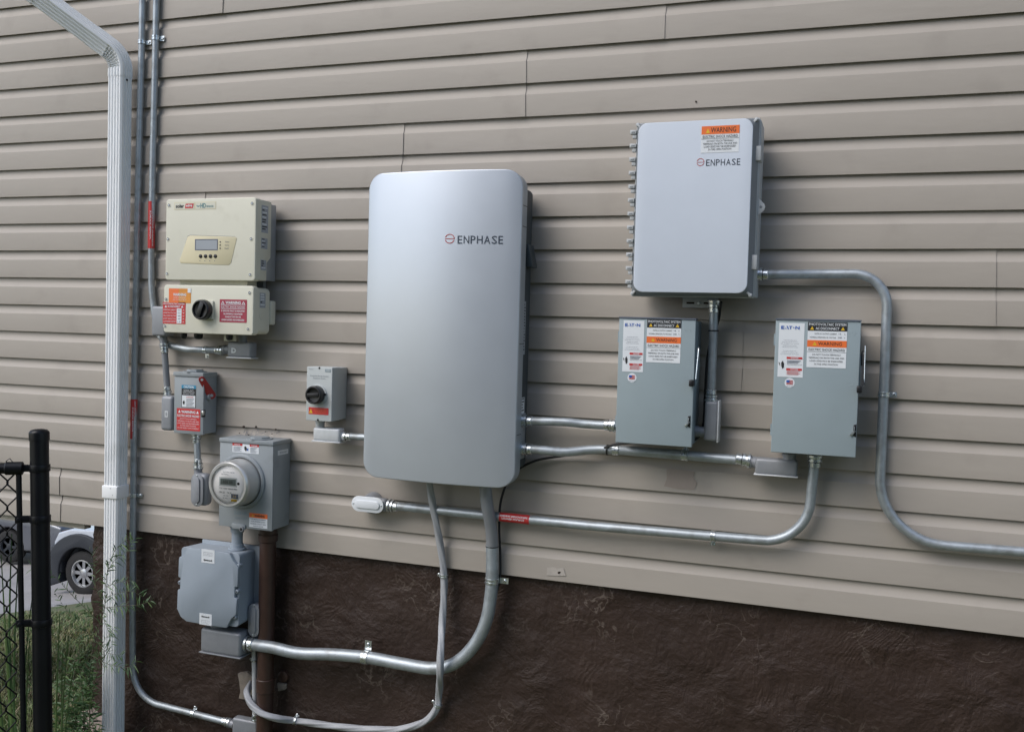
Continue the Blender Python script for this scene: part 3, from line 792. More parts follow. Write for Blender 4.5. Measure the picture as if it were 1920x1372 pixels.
# side body: deeper at the top, stepping back toward the wall lower down
pr = [(yI + .031, z1 - .004), (yI + .1, z1 - .004), (yI + .1, zz), (yI + .075, zz - .02), (yI + .075, z0 + .004), (yI + .031, z0 + .004)]
mb.prism([(0, y, z) for y, z in pr], V(x0 + .004, 0, 0), V(bx1, 0, 0)).build('body', inv, bevel=.003)
MB().use('heatsink').box(x0 + .02, x1 - .006, yI + .076, yI + .140, z0 + .006, z1 - .012).build('heat_sink', inv, bevel=.003)
MB().use('heatsink').box(x0 + .06, x1 - .06, yI + .1415, -.006, z0 - .1, z1 - .03).build('wall_bracket', inv)
screws(inv, [(317, 385), (473, 381.5), (315, 448.5), (471, 448), (313, 513), (469, 515)], yI)
# display panel: slanted panel with a recess
pp = [(351, 443), (444, 443.5), (432, 498), (336, 492)]
def quadpx(pts, y): return [P(a, b, y) for a, b in pts]
pq = [(352, 443.5), (357, 441.5), (441, 444), (444, 447), (433, 493), (429, 497), (339, 493.5), (337, 489)]
w_ = quadpx(pq, yI - .0004)
fr = MB().use('ink_soft').prism([(p.x + (.0012 if i > 3 else -.001), 0, p.z + .0015) for i, p in enumerate(w_)], V(0, yI - .0004, 0), V(0, yI + .002, 0))
pnl = fr.build('display_panel', inv)
MB().use('beige_panel').prism([(p.x, 0, p.z) for p in w_], V(0, yI - .0012, 0), V(0, yI + .001, 0)).build('panel_face', pnl, bevel=.0004)
F = front(*rect(366, 448.5, 409, 469.5, yI), yI - .0012)
mb = MB().use('ink_soft'); mb.add([F.p(0, 0, .0004), F.p(1, 0, .0004), F.p(1, 1, .0004), F.p(0, 1, .0004)], [(0, 1, 2, 3)])
mb.use('lcd').add([F.p(.05, .1, .0009), F.p(.97, .1, .0009), F.p(.97, .92, .0009), F.p(.05, .92, .0009)], [(0, 1, 2, 3)]); mb.build('screen', pnl)
for k in range(4):
    p = P(376.3 + k * 9.2, 480.3, yI - .001); MB().use('black').lathe((p.x, yI - .0012, p.z), (0, -1, 0), [(0, .0072), (.0022, .0068), (.0028, .0055)], 16).build('button', pnl)
F = front(*rect(340, 444, 440, 496, yI), yI - .0012)
it = []
for k, s in enumerate(('Power', 'Comm', 'Fault')): it += [T(s, .87 - k * .006, .19 + k * .115, .075, .05, 'ink_soft'), ]
for k in range(3): it += [('p', [(.738 + .014 * math.cos(a * PI / 4), .19 + k * .115 + .026 * math.sin(a * PI / 4)) for a in range(8)], 'ink', .0008)]
for k in range(4): it += [tri(.362 + k * .092, .86, .02, .035, 'ink_soft', .0008)]
lettering(pnl, F, it, .0008)
F = front(*rect(327, 379, 405, 393, yI), yI - .0003)
sticker(inv, F, [(0, 0, .495, 1, 'beige_panel', .0003), (.51, 0, 1, 1, 'beige_panel', .0003), (.012, .07, .483, .93, 'beige', .0006), (.522, .07, .99, .93, 'beige', .0006)],
        [T('solar', .14, .5, .2, .5, 'ink', .03), ('p', [(.26, .82), (.455, .82), (.475, .2), (.28, .2)], 'red_label', .0010), T('edge', .365, .5, .15, .45, 'white_label', .03),
         T('HD', .70, .5, .13, .62, 'logo_teal', .01), T('wave', .86, .62, .17, .26, 'logo_teal'), ('p', [(.54, .5), (.57, .65), (.6, .65), (.625, .45), (.61, .45), (.59, .55), (.575, .55), (.55, .42)], 'logo_teal', .0014)], name='logo_plate')
# labels on the inverter's right side
def sidelabel(parent, x, ya, yb, za, zb, m='grey_label', rows=7, seed=1):
    F = right(x, ya, yb, za, zb); r = random.Random(seed); it = []
    for k in range(rows):
        v = .07 + .86 * k / rows; it.append(q(.08, v, .08 + r.uniform(.3, .8), v + .4 / rows, 'ink' if r.random() < .6 else 'white_label', .0012))
    sticker(parent, F, [(0, 0, 1, 1, m, .0005)], it, mname='lettering')
zs = lambda py: P(495, py, yI + .06).z
sidelabel(inv, bx1, yI + .036, yI + .078, zs(437), zs(386), rows=10, seed=2)
sidelabel(inv, bx1, yI + .036, yI + .076, zs(467), zs(447), rows=5, seed=3)
sidelabel(inv, bx1, yI + .036, yI + .070, zs(507), zs(488), rows=4, seed=4)
# lower switch box
x0, x1, z0, z1 = ext((309.5, 533), (477, 537), (473, 630), (304, 622), yI)
rrbox(MB().use('beige'), x0, x1, z0, z1, yI, yI + .028, .012, .004).build('front_cover', inv)
rrbox(MB().use('beige'), x0 + .004, x1 - .002, z0 + .004, z1 - .004, yI + .0285, yI + .105, .02, .002).build('body', inv)
MB().use('beige').box(x0 + .02, x1 + .004, yI + .106, yI + .14, z0 + .04, z1 - .05).build('body', inv, bevel=.006)
MB().use('beige').box(x0 + .05, x1 - .05, yI + .03, yI + .09, z1 - .004, z1 + .03).build('joint', inv)
screws(inv, [(468, 549), (311.5, 561), (309.5, 611), (465, 617)], yI)
sidelabel(inv, x1 - .002, yI + .042, yI + .078, P(490, 577, yI + .05).z, P(490, 549, yI + .05).z, rows=5, seed=5)
p = P(487, 593, yI + .055); MB().use('beige').lathe((x1 - .003, yI + .055, p.z), (1, 0, 0), [(0, .014), (.0018, .0135), (.0019, .012)], 20).build('knockout', inv)
# rotary switch
p = P(387, 581, yI); mb = MB().use('beige').box(p.x - .034, p.x + .034, yI - .008, yI + .001, p.z - .034, p.z + .034)
mb.build('switch_plate', inv, bevel=.002)
kn = MB().use('black').lathe((p.x - .003, yI - .008, p.z), (0, -1, 0), [(0, .0375), (.004, .0385), (.024, .037), (.028, .034), (.0282, .03), (.020, .028)], 32)
kn.add([], []); kn.obox(V(p.x - .003, yI - .026, p.z), V(.35, 0, .94).normalized(), V(.94, 0, -.35).normalized(), V(0, 1, 0), .029, .009, .010)
kn.build('knob', inv, bevel=.0006)
F = front(*rect(317, 541, 358, 568, yI), yI - .0004)
sticker(inv, F, [(0, 0, 1, 1, 'amber_label', .0005), (0, 0, .45, 1, 'orange_label', .0009), (.86, 0, 1, .28, 'white_label', .0012)],
        [T('WARNING', .5, .42, .6, .2, 'white_label', .03), T('ELECTRIC SHOCK HAZARD', .5, .63, .55, .07, 'white_label'), T('HIGH VOLTAGE DC CIRCUIT', .5, .78, .62, .07, 'white_label')])
F = front(*rect(305.5, 566.5, 348, 607, yI), yI - .0004)
it = [T('PHOTOVOLTAIC SYSTEM', .5, .08, .92, .075, 'white_label', .02), T('DC DISCONNECT', .5, .20, .55, .09, 'white_label', .02)]
for u in (.14, .86): it.append(tri(u, .2, .11, .1, 'white_label'))
for k, s in enumerate(('OPERATING CURRENT', 'OPERATING VOLTAGE', 'MAX SYSTEM VOLTAGE', 'SHORT CIRCUIT CUR', 'CONVERTER CURRENT')):
    it.append(T(s, .31, .36 + k * .135, .55, .06, 'white_label')); it.append(T('AVVAA'[k], .92, .36 + k * .135, .08, .06, 'white_label'))
it.append(q(.62, .29, .83, .97, 'white_label', .0009))
for k, s in enumerate(('14.5', '350', '480', '30', '15')): it.append(T(s, .725, .36 + k * .135, .12, .06, 'ink_soft'))
sticker(inv, F, [(0, 0, 1, 1, 'red_label', .0005)], it)
F = front(*rect(412, 561.5, 463, 604.5, yI), yI - .0004)
it = [T('WARNING', .5, .14, .56, .13, 'white_label', .03), tri(.12, .14, .13, .14, 'white_label'), tri(.88, .14, .13, .14, 'white_label'), tri(.12, .155, .07, .07, 'maroon_label', .0018), tri(.88, .155, .07, .07, 'maroon_label', .0018),
      q(.05, .24, .95, .255, 'white_label'), T('ELECTRIC SHOCK HAZARD', .5, .33, .88, .085, 'white_label'), q(.05, .4, .95, .415, 'white_label'),
      T('IF GROUND FAULT IS INDICATED', .5, .50, .86, .07, 'white_label', .02), T('ALL NORMALLY GROUNDED', .5, .63, .7, .07, 'white_label', .02),
      T('CONDUCTORS MAY BE', .5, .76, .58, .07, 'white_label', .02), T('UNGROUNDED AND ENERGIZED', .5, .89, .84, .07, 'white_label', .02)]
sticker(inv, F, [(0, 0, 1, 1, 'maroon_label', .0005)], it)
for a_, b_, rr_ in ((345, 632, .011), (372, 634, .016), (430, 637, .012)):
    p = P(a_, b_, yI + .05); MB().use('black').lathe((p.x, yI + .05, z0 + .004), (0, 0, -1), [(0, rr_), (.012, rr_ * 1.1), (.022, rr_ * .95), (.026, rr_ * .6)], 14).build('cable_gland', inv)
MB().use('beige').box(P(421, 636, yI + .06).x, P(439, 636, yI + .06).x, yI + .055, yI + .075, z0 - .025, z0 + .006).build('bracket', inv, bevel=.002)

# ---------------------------------------------------------------- red-handled disconnect
yD = -0.092
x0, x1, z0, z1 = ext((326, 697.5), (381.5, 698), (381, 815.5), (327, 811), yD)
dis = thing('safety_switch', 'small grey disconnect box with a red handle and red warning label', 'disconnect switch', (x0, -.02, z0))
MB().use('grey_box').box(x0 + .002, x1 - .002, yD + .004, -.008, z0 + .002, z1 - .004).build('enclosure', dis, bevel=.002)
MB().use('grey_box').box(x0, x1, yD, yD + .010, z0, z1 - .018).build('door', dis, bevel=.0015)
MB().use('grey_box').box(x0 - .003, x1 + .0005, yD - .004, -.008, z1 - .0165, z1).build('rain_cap', dis, bevel=.0015)
mb = MB().use('grey_box').lathe(((x0 + x1) / 2, (yD - .02) / 2, z1), (0, 0, 1), [(0, .045), (.004, .045), (.0041, .032), (.010, .03)], 8); mb.build('hub_plate', dis)
ha = MB().use('handle_red'); a = V(x1 - .004, yD - .006, P(376, 711, yD).z); b = P(402, 741, yD + .03); b = V(x1 + .012, yD + .033, P(398, 741, yD + .03).z)
dd = (b - a); Ls = dd.length; dn = dd.normalized(); sdv = dn.cross(V(0.6, -0.8, 0)).normalized(); nn = dn.cross(sdv).normalized()
out = []
for k in range(9): an = PI / 2 + PI * k / 8; out.append(a + dn * (.012 * math.cos(an)) + sdv * (.012 * math.sin(an)))
for k in range(9): an = -PI / 2 + PI * k / 8; out.append(b + dn * (.016 * math.cos(an)) + sdv * (.016 * math.sin(an)))
ha.prism(out, nn * -.003, nn * .003).build('handle', dis, bevel=.0012)
MB().use('white_label').lathe(a - nn * .0031, -nn, [(0, .005), (.001, .005)], 10).build('handle_tip', dis)
MB().use('grey_label').lathe(b - nn * .0031, -nn, [(0, .006), (.0015, .006)], 10).build('rivet', dis)
MB().use('grey_box').lathe(V(x1 - .002, b.y, b.z - .006), (1, 0, 0), [(0, .016), (.012, .014)], 16).build('handle_boss', dis)
F = front(*rect(340.5, 722, 367.5, 764, yD), yD - .0003)
it = [T('CAUTION', .5, .08, .7, .10, 'white_label', .03), T('GENERAL DUTY', .5, .23, .7, .055, 'white_label'), T('SAFETY SWITCH', .5, .31, .8, .055, 'white_label'), T('DO NOT OPEN', .5, .39, .75, .045, 'white_label'),
      T('DANGER', .6, .53, .5, .05, 'red_label', .02)]
for k in range(7): it.append(q(.35, .60 + k * .055, .9 - (k % 3) * .06, .62 + k * .055, 'ink_soft'))
it.append(('p', [(.1, .75), (.2, .68), (.25, .78), (.2, .88), (.12, .85)], 'ink', .0014))
sticker(dis, F, [(0, 0, 1, 1, 'ink', .0004), (0, 0, 1, .15, 'blue_label', .0008), (.04, .46, .96, .98, 'white_label', .0008)], it)
F = front(*rect(331.5, 766, 375.5, 807, yD), yD - .0003)
it = [T('WARNING', .5, .15, .6, .13, 'white_label', .03), tri(.12, .14, .11, .13, 'white_label'), tri(.89, .14, .11, .13, 'white_label'), T('ELECTRIC SHOCK HAZARD', .5, .33, .93, .11, 'white_label', .02)]
for k, s in enumerate(('DO NOT TOUCH TERMINALS', 'TERMINALS ON BOTH LINE AND', 'LOAD SIDES MAY BE ENERGIZED', 'IN THE OPEN POSITION', 'DC VOLTAGE IS ALWAYS PRESENT')):
    it.append(T(s, .5, .47 + k * .105, (.7, .9, .93, .66, .9)[k], .055, 'white_label'))
sticker(dis, F, [(0, 0, 1, 1, 'red_label', .0005)], it)
p = P(379, 775, yD); mb = MB().use('black').box(x1 - .007, x1 + .0015, yD - .003, yD + .012, p.z - .014, p.z + .014); mb.use('zinc').box(x1 - .004, x1 + .0035, yD - .0045, yD + .004, p.z - .007, p.z + .012); mb.build('latch', dis, bevel=.0006)
# conduit down to an oval-covered body
y3 = -0.06
c4 = conduit('conduit', 'short conduit stub under the red-handled disconnect, ending in an oval-covered body', [P(368.5, 812, y3), P(371, 866, y3)], .0125, 'emt')
connector(c4, V(P(368.5, 815, y3).x, y3, z0), (0, 0, -1), .0125); connector(c4, P(371.5, 878, y3), P(371, 850, y3) - P(371.5, 878, y3), .0125)
e = rect(358, 888, 387, 949, y3 - .03)
b = conduit_body('oval-ended conduit elbow with an embossed cover below the red-handled disconnect', e[0] + .001, e[1] - .004, y3 - .028, y3 + .022, e[2], e[3], [(P(372, 892, y3), P(371.5, 876, y3), .0155)], bev=.02)
oval_cover(b, (e[0] + e[1]) / 2 - .006, (e[2] + e[3]) / 2, (e[1] - e[0]) / 2 - .008, (e[3] - e[2]) / 2 + .001, y3 - .033, m='cast')

# ---------------------------------------------------------------- meter socket
yM = -0.125
x0, x1, z0, z1 = ext((413, 820), (513, 828), (509, 995), (410, 985), yM)
met = thing('meter_box', 'grey electric meter socket box with a round glass meter', 'electric meter', (x0, -.02, z0))
MB().use('grey_box').box(x0 + .002, x1 - .002, yM + .004, -.006, z0 + .002, z1 - .004).build('enclosure', met, bevel=.0015)
xq = x1
MB().use('grey_box').box(x0, x1, yM, yM + .012, z0, z1 - .016).build('door', met, bevel=.0015)
MB().use('grey_box').box(x0 - .001, x1 + .002, yM - .004, -.006, z1 - .0145, z1).build('rain_cap', met, bevel=.0015)
MB().use('grey_box').lathe(((x0 + x1) / 2 + .03, (yM - .02) / 2 - .01, z1), (0, 0, 1), [(0, .05), (.004, .05), (.0041, .036), (.009, .035)], 8).build('hub_plate', met)
rc = P(453, 902, yM); rc = V(rc.x, yM, rc.z)
MB().use('grey_box').lathe(rc, (0, -1, 0), [(-.002, .103), (.006, .103), (.010, .099), (.010, .092), (.004, .091)], 48).build('ring', met)
MB().use('black').lathe(rc, (0, -1, 0), [(.004, .093), (.0045, .0835)], 48).build('ring_shadow_gap', met)
can = MB().use('meter_can').lathe(rc, (0, -1, 0), [(.002, .088), (.03, .087), (.062, .083), (.064, .0835), (.068, .0835)], 48).build('meter_can', met, smooth=50)
gl = MB().use('meter_can').lathe(rc, (0, -1, 0), [(.068, .086), (.074, .0868), (.082, .085), (.0865, .080), (.0865, .072), (.083, .0717), (.078, .0716)], 48, ends=False).build('rim', met, smooth=40)
MB().use('meter_face').lathe(rc, (0, -1, 0), [(.069, .0715), (.078, .0715)], 40).build('dial', met)
MB().use('meter_glass').lathe(rc, (0, -1, 0), [(.084, .0712), (.088, .066), (.090, .045), (.0915, .02), (.092, .0001)], 40).build('glass', met, smooth=80)
F = front(rc.x - .07, rc.x + .07, rc.z - .07, rc.z + .07, yM - .0782)
it = [q(.24, .36, .72, .52, 'meter_lcd', .0006), q(.20, .32, .76, .56, 'abb_grey', .0003), T('888 88', .47, .44, .3, .08, 'ink', .0), T('CL 200 240V 3W', .5, .62, .55, .03, 'ink_soft'), T('FM 2S', .3, .72, .16, .05, 'ink'), T('TA 30', .52, .72, .14, .05, 'ink'),
      T('kWh', .38, .24, .2, .035, 'ink_soft'), T('ELECTRIC METER', .5, .18, .36, .03, 'ink_soft'), q(.2, .60, .75, .605, 'ink', .0009), T('60 Hz', .42, .80, .15, .035, 'ink_soft'), T('95 482 116', .45, .87, .26, .03, 'ink_soft'),
      q(.58, .74, .80, .86, 'ink_soft', .0006), q(.58, .88, .76, .94, 'yellow', .0006), T('2.5', .68, .80, .1, .06, 'yellow'),
      ('p', [(.80 + .04 * math.cos(a * PI / 6), .46 + .04 * math.sin(a * PI / 6)) for a in range(12)], 'ink', .0009)]
lettering([c for c in met.children if c.name.startswith('dial')][0], F, it, .0009)
F = front(*rect(436, 832, 485.5, 849, yM), yM - .0003)
it = [T('DANGER', .19, .13, .22, .12, 'white_label', .02), T('DANGER', .84, .13, .22, .12, 'white_label', .02), ('p', [(.46, .3), (.5, .22), (.56, .5), (.52, .82), (.46, .6)], 'ink', .0014), ('p', [(.57, .5), (.61, .45), (.60, .75), (.56, .7)], 'logo_blue', .0014)]
for k in range(5):
    it += [q(.04, .36 + k * .12, .36 - (k % 2) * .07, .40 + k * .12, 'ink_soft'), q(.68, .36 + k * .12, .95 - (k % 3) * .05, .40 + k * .12, 'ink_soft')]
sticker(met, F, [(0, 0, 1, 1, 'white_label', .0004), (0, 0, .38, .25, 'red_label', .0008), (.66, 0, 1, .25, 'red_label', .0008)], it)
F = front(*rect(467.5, 962.5, 501.5, 989, yM), yM - .0003)
it = [T('WARNING', .58, .16, .55, .16, 'ink', .02), tri(.2, .16, .12, .18, 'yellow')]
for k, s in enumerate(('THIS SERVICE EQUIPMENT', 'DUAL POWER SUPPLY', 'SOURCES: UTILITY GRID', 'AND PV SOLAR')): it.append(T(s, .5, .42 + k * .16, (.86, .8, .86, .55)[k], .075, 'ink_soft', .01))
sticker(met, F, [(0, 0, 1, 1, 'white_label', .0004), (0, 0, 1, .32, 'orange_label', .0008)], it)
F = right(x1 - .002, yM + .034, -.022, P(527, 853, yM + .05).z, P(527, 844, yM + .05).z)
sticker(met, F, [(0, 0, 1, 1, 'white_label', .0005)], [T('METER SOCKET', .5, .5, .7, .35, 'ink_soft')])
F = front(*rect(436, 957, 466, 975, yM), yM - .0002)
lettering(met, F, [T('200A', .5, .25, .9, .35, 'grey_side', .02), T('RING TYPE', .5, .8, .7, .22, 'grey_side')], .0005, 'embossing')
p = P(448, 985, yM); mb = MB().use('grey_box').box(p.x - .028, p.x + .03, yM - .006, yM + .002, z0 - .004, z0 + .014)
mb.use('cast').lathe((p.x + .018, yM - .006, z0 - .002), (0, -1, 0), [(0, .010), (.006, .0095)], 14); mb.use('black').lathe((p.x + .018, yM - .0122, z0 - .002), (0, -1, 0), [(0, .006), (.0004, .006)], 12); mb.build('latch', met, bevel=.001)

# ---------------------------------------------------------------- grey plastic junction box
yJ = -0.150
op = [(352, 1026.5), (386, 1030), (430, 1037), (436, 1050), (446.5, 1063.5), (445, 1100), (440, 1100), (439, 1120), (444, 1123), (442, 1152), (433, 1160), (424, 1177), (386, 1171), (349, 1164.5), (338, 1155), (331.5, 1140), (333, 1105), (337, 1104), (338, 1083), (334, 1081), (335, 1047), (345, 1040)]
w_ = [P(a, b, yJ) for a, b in op]; cj = V(sum(p.x for p in w_) / len(w_), yJ, sum(p.z for p in w_) / len(w_))
jb = thing('junction_box', 'grey plastic junction box with clipped corners below the electric meter', 'junction box', (cj.x, -.0, cj.z - .1))
MB().use('pvc_grey').prism([(p.x, 0, p.z) for p in w_], V(0, yJ, 0), V(0, yJ + .014, 0)).build('lid', jb, bevel=.0025)
xa, xb = min(p.x for p in w_), max(p.x for p in w_); za, zb = min(p.z for p in w_), max(p.z for p in w_)
mb = MB().use('pvc_grey'); rrbox(mb, xa + .006, xb - .004, za + .004, zb - .004, yJ + .0145, yJ + .120, .016, .002, taper=-.006); mb.build('body', jb)
MB().use('pvc_grey').box(xa + .02, xb + .012, yJ + .120, yJ + .128, za + .02, zb + .004).build('mounting_flange', jb, bevel=.002)
for a_, b_ in ((445, 1061), (338, 1047), (443, 1109), (335.5, 1092), (438.5, 1157), (334, 1140)):
    p = P(a_, b_, yJ + .003)
    mb = MB().use('pvc_grey').lathe((p.x, yJ + .026, p.z), (0, -1, 0), [(0, .008), (.02, .0075), (.022, .0055)], 14)
    mb.use('ink').lathe((p.x, yJ + .0038, p.z), (0, -1, 0), [(0, .003), (.0008, .0028)], 8); mb.build('screw', jb)
F = front(*rect(378, 1028, 402.5, 1055, yJ), yJ - .0003)
sticker(jb, F, [(0, 0.06, 1, 1, 'white_label', .0005)], [T('JUNCTION BOX', .5, .28, .7, .06, 'ink_soft'), T('8 x 8 x 4', .5, .38, .7, .05, 'ink_soft'), T('Raintight', .5, .48, .7, .05, 'ink_soft'), T('listed', .5, .80, .62, .12, 'ink', .04)])
F = front(*rect(374, 1150, 397, 1171, yJ), yJ - .0003)
sticker(jb, F, [(0, 0, 1, 1, 'white_label', .0005)], [T('listed', .5, .26, .62, .15, 'ink', .04), T('ENCLOSURE TYPE 4X', .5, .6, .7, .06, 'ink_soft'), T('8 x 8 x 4', .5, .74, .7, .05, 'ink_soft'), T('Raintight', .5, .86, .6, .05, 'ink_soft')])
# plastic pipe between meter box and junction box
yp = -.075
zt = z0 + .01; p0 = P(445, 1000, yp)
t = thing('conduit', 'thick grey plastic pipe joining the meter box to the junction box below it', 'conduit', (p0.x, yp, zb))
MB().use('pvc_grey').cyl((p0.x, yp, zb - .004), (p0.x, yp, z0), .021, 24).build('pipe', t)
MB().use('pvc_grey').lathe((p0.x, yp, z0), (0, 0, -1), [(0, .030), (.010, .030), (.0102, .026), (.03, .025)], 24).build('coupling', t)
MB().use('pvc_grey').lathe((p0.x, yp, zb - .004), (0, 0, 1), [(0, .034), (.006, .033), (.0062, .026), (.02, .025)], 24).build('coupling', t)
# brown pipe
yB = -.045
tb = thing('pipe', 'vertical pipe painted dark brown running down from behind the meter box', 'pipe', P(502, 1372, yB))
pb = [P(503, 990, yB), P(502, 1372, yB), P(502, 1450, yB)]
MB().use('brown_pipe').tube([V(pb[0].x, yB, P(503, 985, yB).z), V(pb[0].x - .002, yB, -.93)], .031, 28).build('pipe', tb)
z_ = P(502, 1012, yB).z; MB().use('brown_pipe').lathe((pb[0].x, yB, z_ - .005), (0, 0, 1), [(0, .033), (.003, .037), (.028, .037), (.03, .033), (.05, .033)], 28).build('coupling', tb)
z_ = P(502, 1272, yB).z; MB().use('brown_pipe').lathe((pb[0].x - .001, yB, z_ - .05), (0, 0, 1), [(0, .033), (.002, .0345), (.05, .0345), (.052, .033)], 28).build('coupling', tb)
p = P(527, 1270, .0); MB().use('brown_pipe').lathe((p.x, .03, p.z), (0, -1, 0), [(0, .024), (.02, .022), (.022, .018)], 14).build('pipe_stub', tb)

# big sweep: body under the junction box -> right -> up to the battery
yS = -.075; rS = .0225
e = rect(377, 1177, 452, 1224, yS - .035)
conduit_body('large grey conduit elbow hanging under the plastic junction box', e[0], e[1], yS - .042, yS + .03, e[2] - .004, e[3] - .008,
             [(V(e[1] - .02, yS, P(450, 1203, yS).z), V(P(466, 1204, yS).x, yS, P(462, 1206, yS).z), .027), (V(e[0] + .05, yS, e[3] - .02), V(e[0] + .05, yS, e[3] + .02), .026)], cover=('bottom', 'cast'), bev=.012)
yW = -.042
path = [P(462, 1206, yS), P(510, 1213, yS), P(560, 1224, yS + .008), P(620, 1226, yS + .02), P(690, 1232, yW), P(800, 1252, yW), P(860, 1245, yW), P(905, 1185, yW), P(922, 1110, yW), P(922, 1050, yW), P(921, 1015, yW - .02)]
path = smooth_path([path[0], path[1], path[2], path[3], path[4], P(750, 1243, yW), P(810, 1252, yW), P(852, 1243, yW), P(888, 1210, yW), P(911, 1165, yW), P(921, 1110, yW), P(923, 1060, yW), P(922.5, 1020, yW)], 8)
c5 = conduit('conduit', 'thick galvanised conduit sweeping from the lower left body up to the silver battery', path, rS, n=24)
connector(c5, P(457, 1204.5, yS), P(510, 1213, yS) - P(457, 1204.5, yS), rS, s=1.25)
strap(c5, P(686, 1231.5, yW), P(750, 1243, yW) - P(686, 1232, yW), (0, 0, 1), rS, wid=.026, earlen=.034)
strap(c5, P(922.5, 1088, yW), (0, 0, 1), (1, 0, 0), rS, wid=.02, earlen=.032)
dark = MB().use('cast'); dark.tube(smooth_path([P(923, 1024, yW), P(921, 990, yW - .015), P(914, 950, yW - .04), P(909, 905, yW - .05)], 6), rS * .96, 20); dark.build('pipe', c5, smooth=50)
MB().use('black').lathe(P(922.7, 1023, yW), (0, 0, -1), [(0, rS + .001), (.003, rS + .001)], 22).build('gasket', c5)

# thin conduit with oval-covered body beside the brown pipe
yT = -.045
x_ = P(475, 1160, yT - .03).x
e = rect(466, 1132, 486, 1192, yT - .03)
b = conduit_body('narrow conduit elbow with an oval cover between junction box and brown pipe', e[0] + .001, e[1] - .001, yT - .028, yT + .02, e[2] + .002, e[3] - .002, [(V((e[0] + e[1]) / 2, yT, e[2] + .01), V((e[0] + e[1]) / 2, yT, e[2] - .02), .0115)], bev=.014)
oval_cover(b, (e[0] + e[1]) / 2, (e[2] + e[3]) / 2, (e[1] - e[0]) / 2, (e[3] - e[2]) / 2 + .002, yT - .033, m='cast')
c6 = conduit('conduit', 'thin grey vertical conduit passing behind the thick sweep beside the brown pipe', [P(476.5, 1195, yT), P(478, 1345, yT)], .0098, 'cast_light')
strap(c6, P(477, 1237, yT), (0, 0, 1), (-1, 0, 0), .0098, wid=.007, earlen=.008)
connector(c6, P(478.3, 1349, yT), (0, 0, 1), .0098, s=.6)
# grey twisted cable
yk = -.055
pts = [P(806, 890, -.08), P(806, 912, -.075), P(814, 960, -.055), P(826, 1025, -.03), P(832.5, 1080, -.02), P(832, 1120, -.02), P(829, 1170, -.04), P(826, 1225, -.09), P(825, 1262, -.09), P(823, 1300, -.02), P(817, 1330, -.015), P(792, 1354, -.012), P(740, 1367, -.012), P(660, 1364, -.012), P(600, 1357, -.012), P(555, 1350.5, -.02),
       P(520, 1346, -.075), P(490, 1336, -.09), P(470, 1318, -.07), P(463, 1298, -.045), P(469, 1283, .0), P(474, 1276, .05)]
t = thing('cable', 'grey twisted cable hanging from the silver battery and looping left into the foundation', 'cable', pts[0])
MB().use('cable_grey').tube(smooth_path(pts, 14), .0135, 20, lobes=4, lobe=.28, twist=22).build('cable_run', t, smooth=80)
strap(t, P(832.5, 1079, -.02), (0, 0, 1), (-1, 0, 0), .0135, wid=.012, earlen=.012)
strap(t, P(821, 1321, -.015), (.3, 0, 1), (-1, 0, 0.3), .0135, wid=.010, earlen=.012)
strap(t, P(554, 1350, -.02), (1, 0, -.12), (0, 0, 1), .0135, wid=.014, earlen=.004)

# ---------------------------------------------------------------- small grey isolator
yA = -.115
x0, x1, z0, z1 = ext((576, 686.5), (624, 689.5), (620.5, 791), (573, 787), yA)
iso = thing('isolator_switch', 'small light grey isolator box with a round black knob left of the silver battery', 'isolator switch', (x0, -.02, z0))
rrbox(MB().use('abb_grey'), x0, x1, z0, z1, yA, yA + .058, .004, .0018).build('cover', iso)
rrbox(MB().use('abb_grey'), x0 + .0015, x1 - .0015, z0 + .0015, z1 - .0015, yA + .0585, -.006, .004, .001).build('base', iso)
kc = P(593.5, 739.5, yA)
MB().use('abb_grey').lathe((kc.x + .006, yA, kc.z), (0, -1, 0), [(0, .038), (.004, .037), (.005, .034)], 32).build('knob_collar', iso)
kb = MB().use('black').lathe((kc.x + .004, yA - .004, kc.z), (0, -1, 0), [(0, .0335), (.026, .033), (.029, .030), (.029, .026), (.020, .024)], 32)
kb.obox(V(kc.x + .004, yA - .026, kc.z), V(1, 0, .06).normalized(), V(-.06, 0, 1).normalized(), V(0, 1, 0), .024, .007, .008); kb.build('knob', iso, bevel=.0005)
p = P(611, 739, yA); MB().use('black').box(p.x - .003, p.x + .004, yA - .008, yA, p.z - .003, p.z + .003).build('knob_notch', iso)
F = front(*rect(578.8, 764, 616, 777, yA), yA - .0003)
sticker(iso, F, [(0, 0, 1, 1, 'red_label', .0005)], [tri(.12, .52, .18, .62, 'yellow'), T('!', .12, .6, .02, .3, 'ink'), T('WARNING DUAL SUPPLY', .6, .24, .62, .16, 'orange_label'), T('ISOLATE BEFORE WORK', .6, .5, .62, .16, 'orange_label'), T('ON THIS EQUIPMENT', .6, .76, .55, .16, 'orange_label')])
F = front(*rect(580, 690, 618, 712, yA), yA - .0003)
it = [q(.78, .06, 1.05, .30, 'grey_side', .0006), T('ABB', .915, .18, .2, .14, 'abb_grey', .02), T('Ensemble Energy System', .5, .68, .9, .13, 'ink_soft'), T('Shutdown Switch', .5, .86, .6, .11, 'ink_soft'), T('Enphase', .1, .12, .2, .10, 'ink_soft')]
lettering(iso, F, it, .0009)
for a_, b_ in ((599, 690), (596, 787)):
    p = P(a_, b_, yA); MB().use('ink').lathe((p.x, yA + .001, p.z), (0, -1, 0), [(0, .0045), (.0015, .0042)], 12).build('screw', iso)
yE = -.06
e = rect(587, 802, 637, 827, yE - .025)
conduit_body('light grey conduit elbow directly under the small isolator box', e[0], e[1], yE - .028, yE + .016, e[2], e[3],
             [(P(600, 804, yE), V(P(600, 804, yE).x, yE, z0), .0165), (P(634, 817, yE), P(647, 818, yE), .0155)], cover=('bottom', 'cast_light'), m='cast_light')
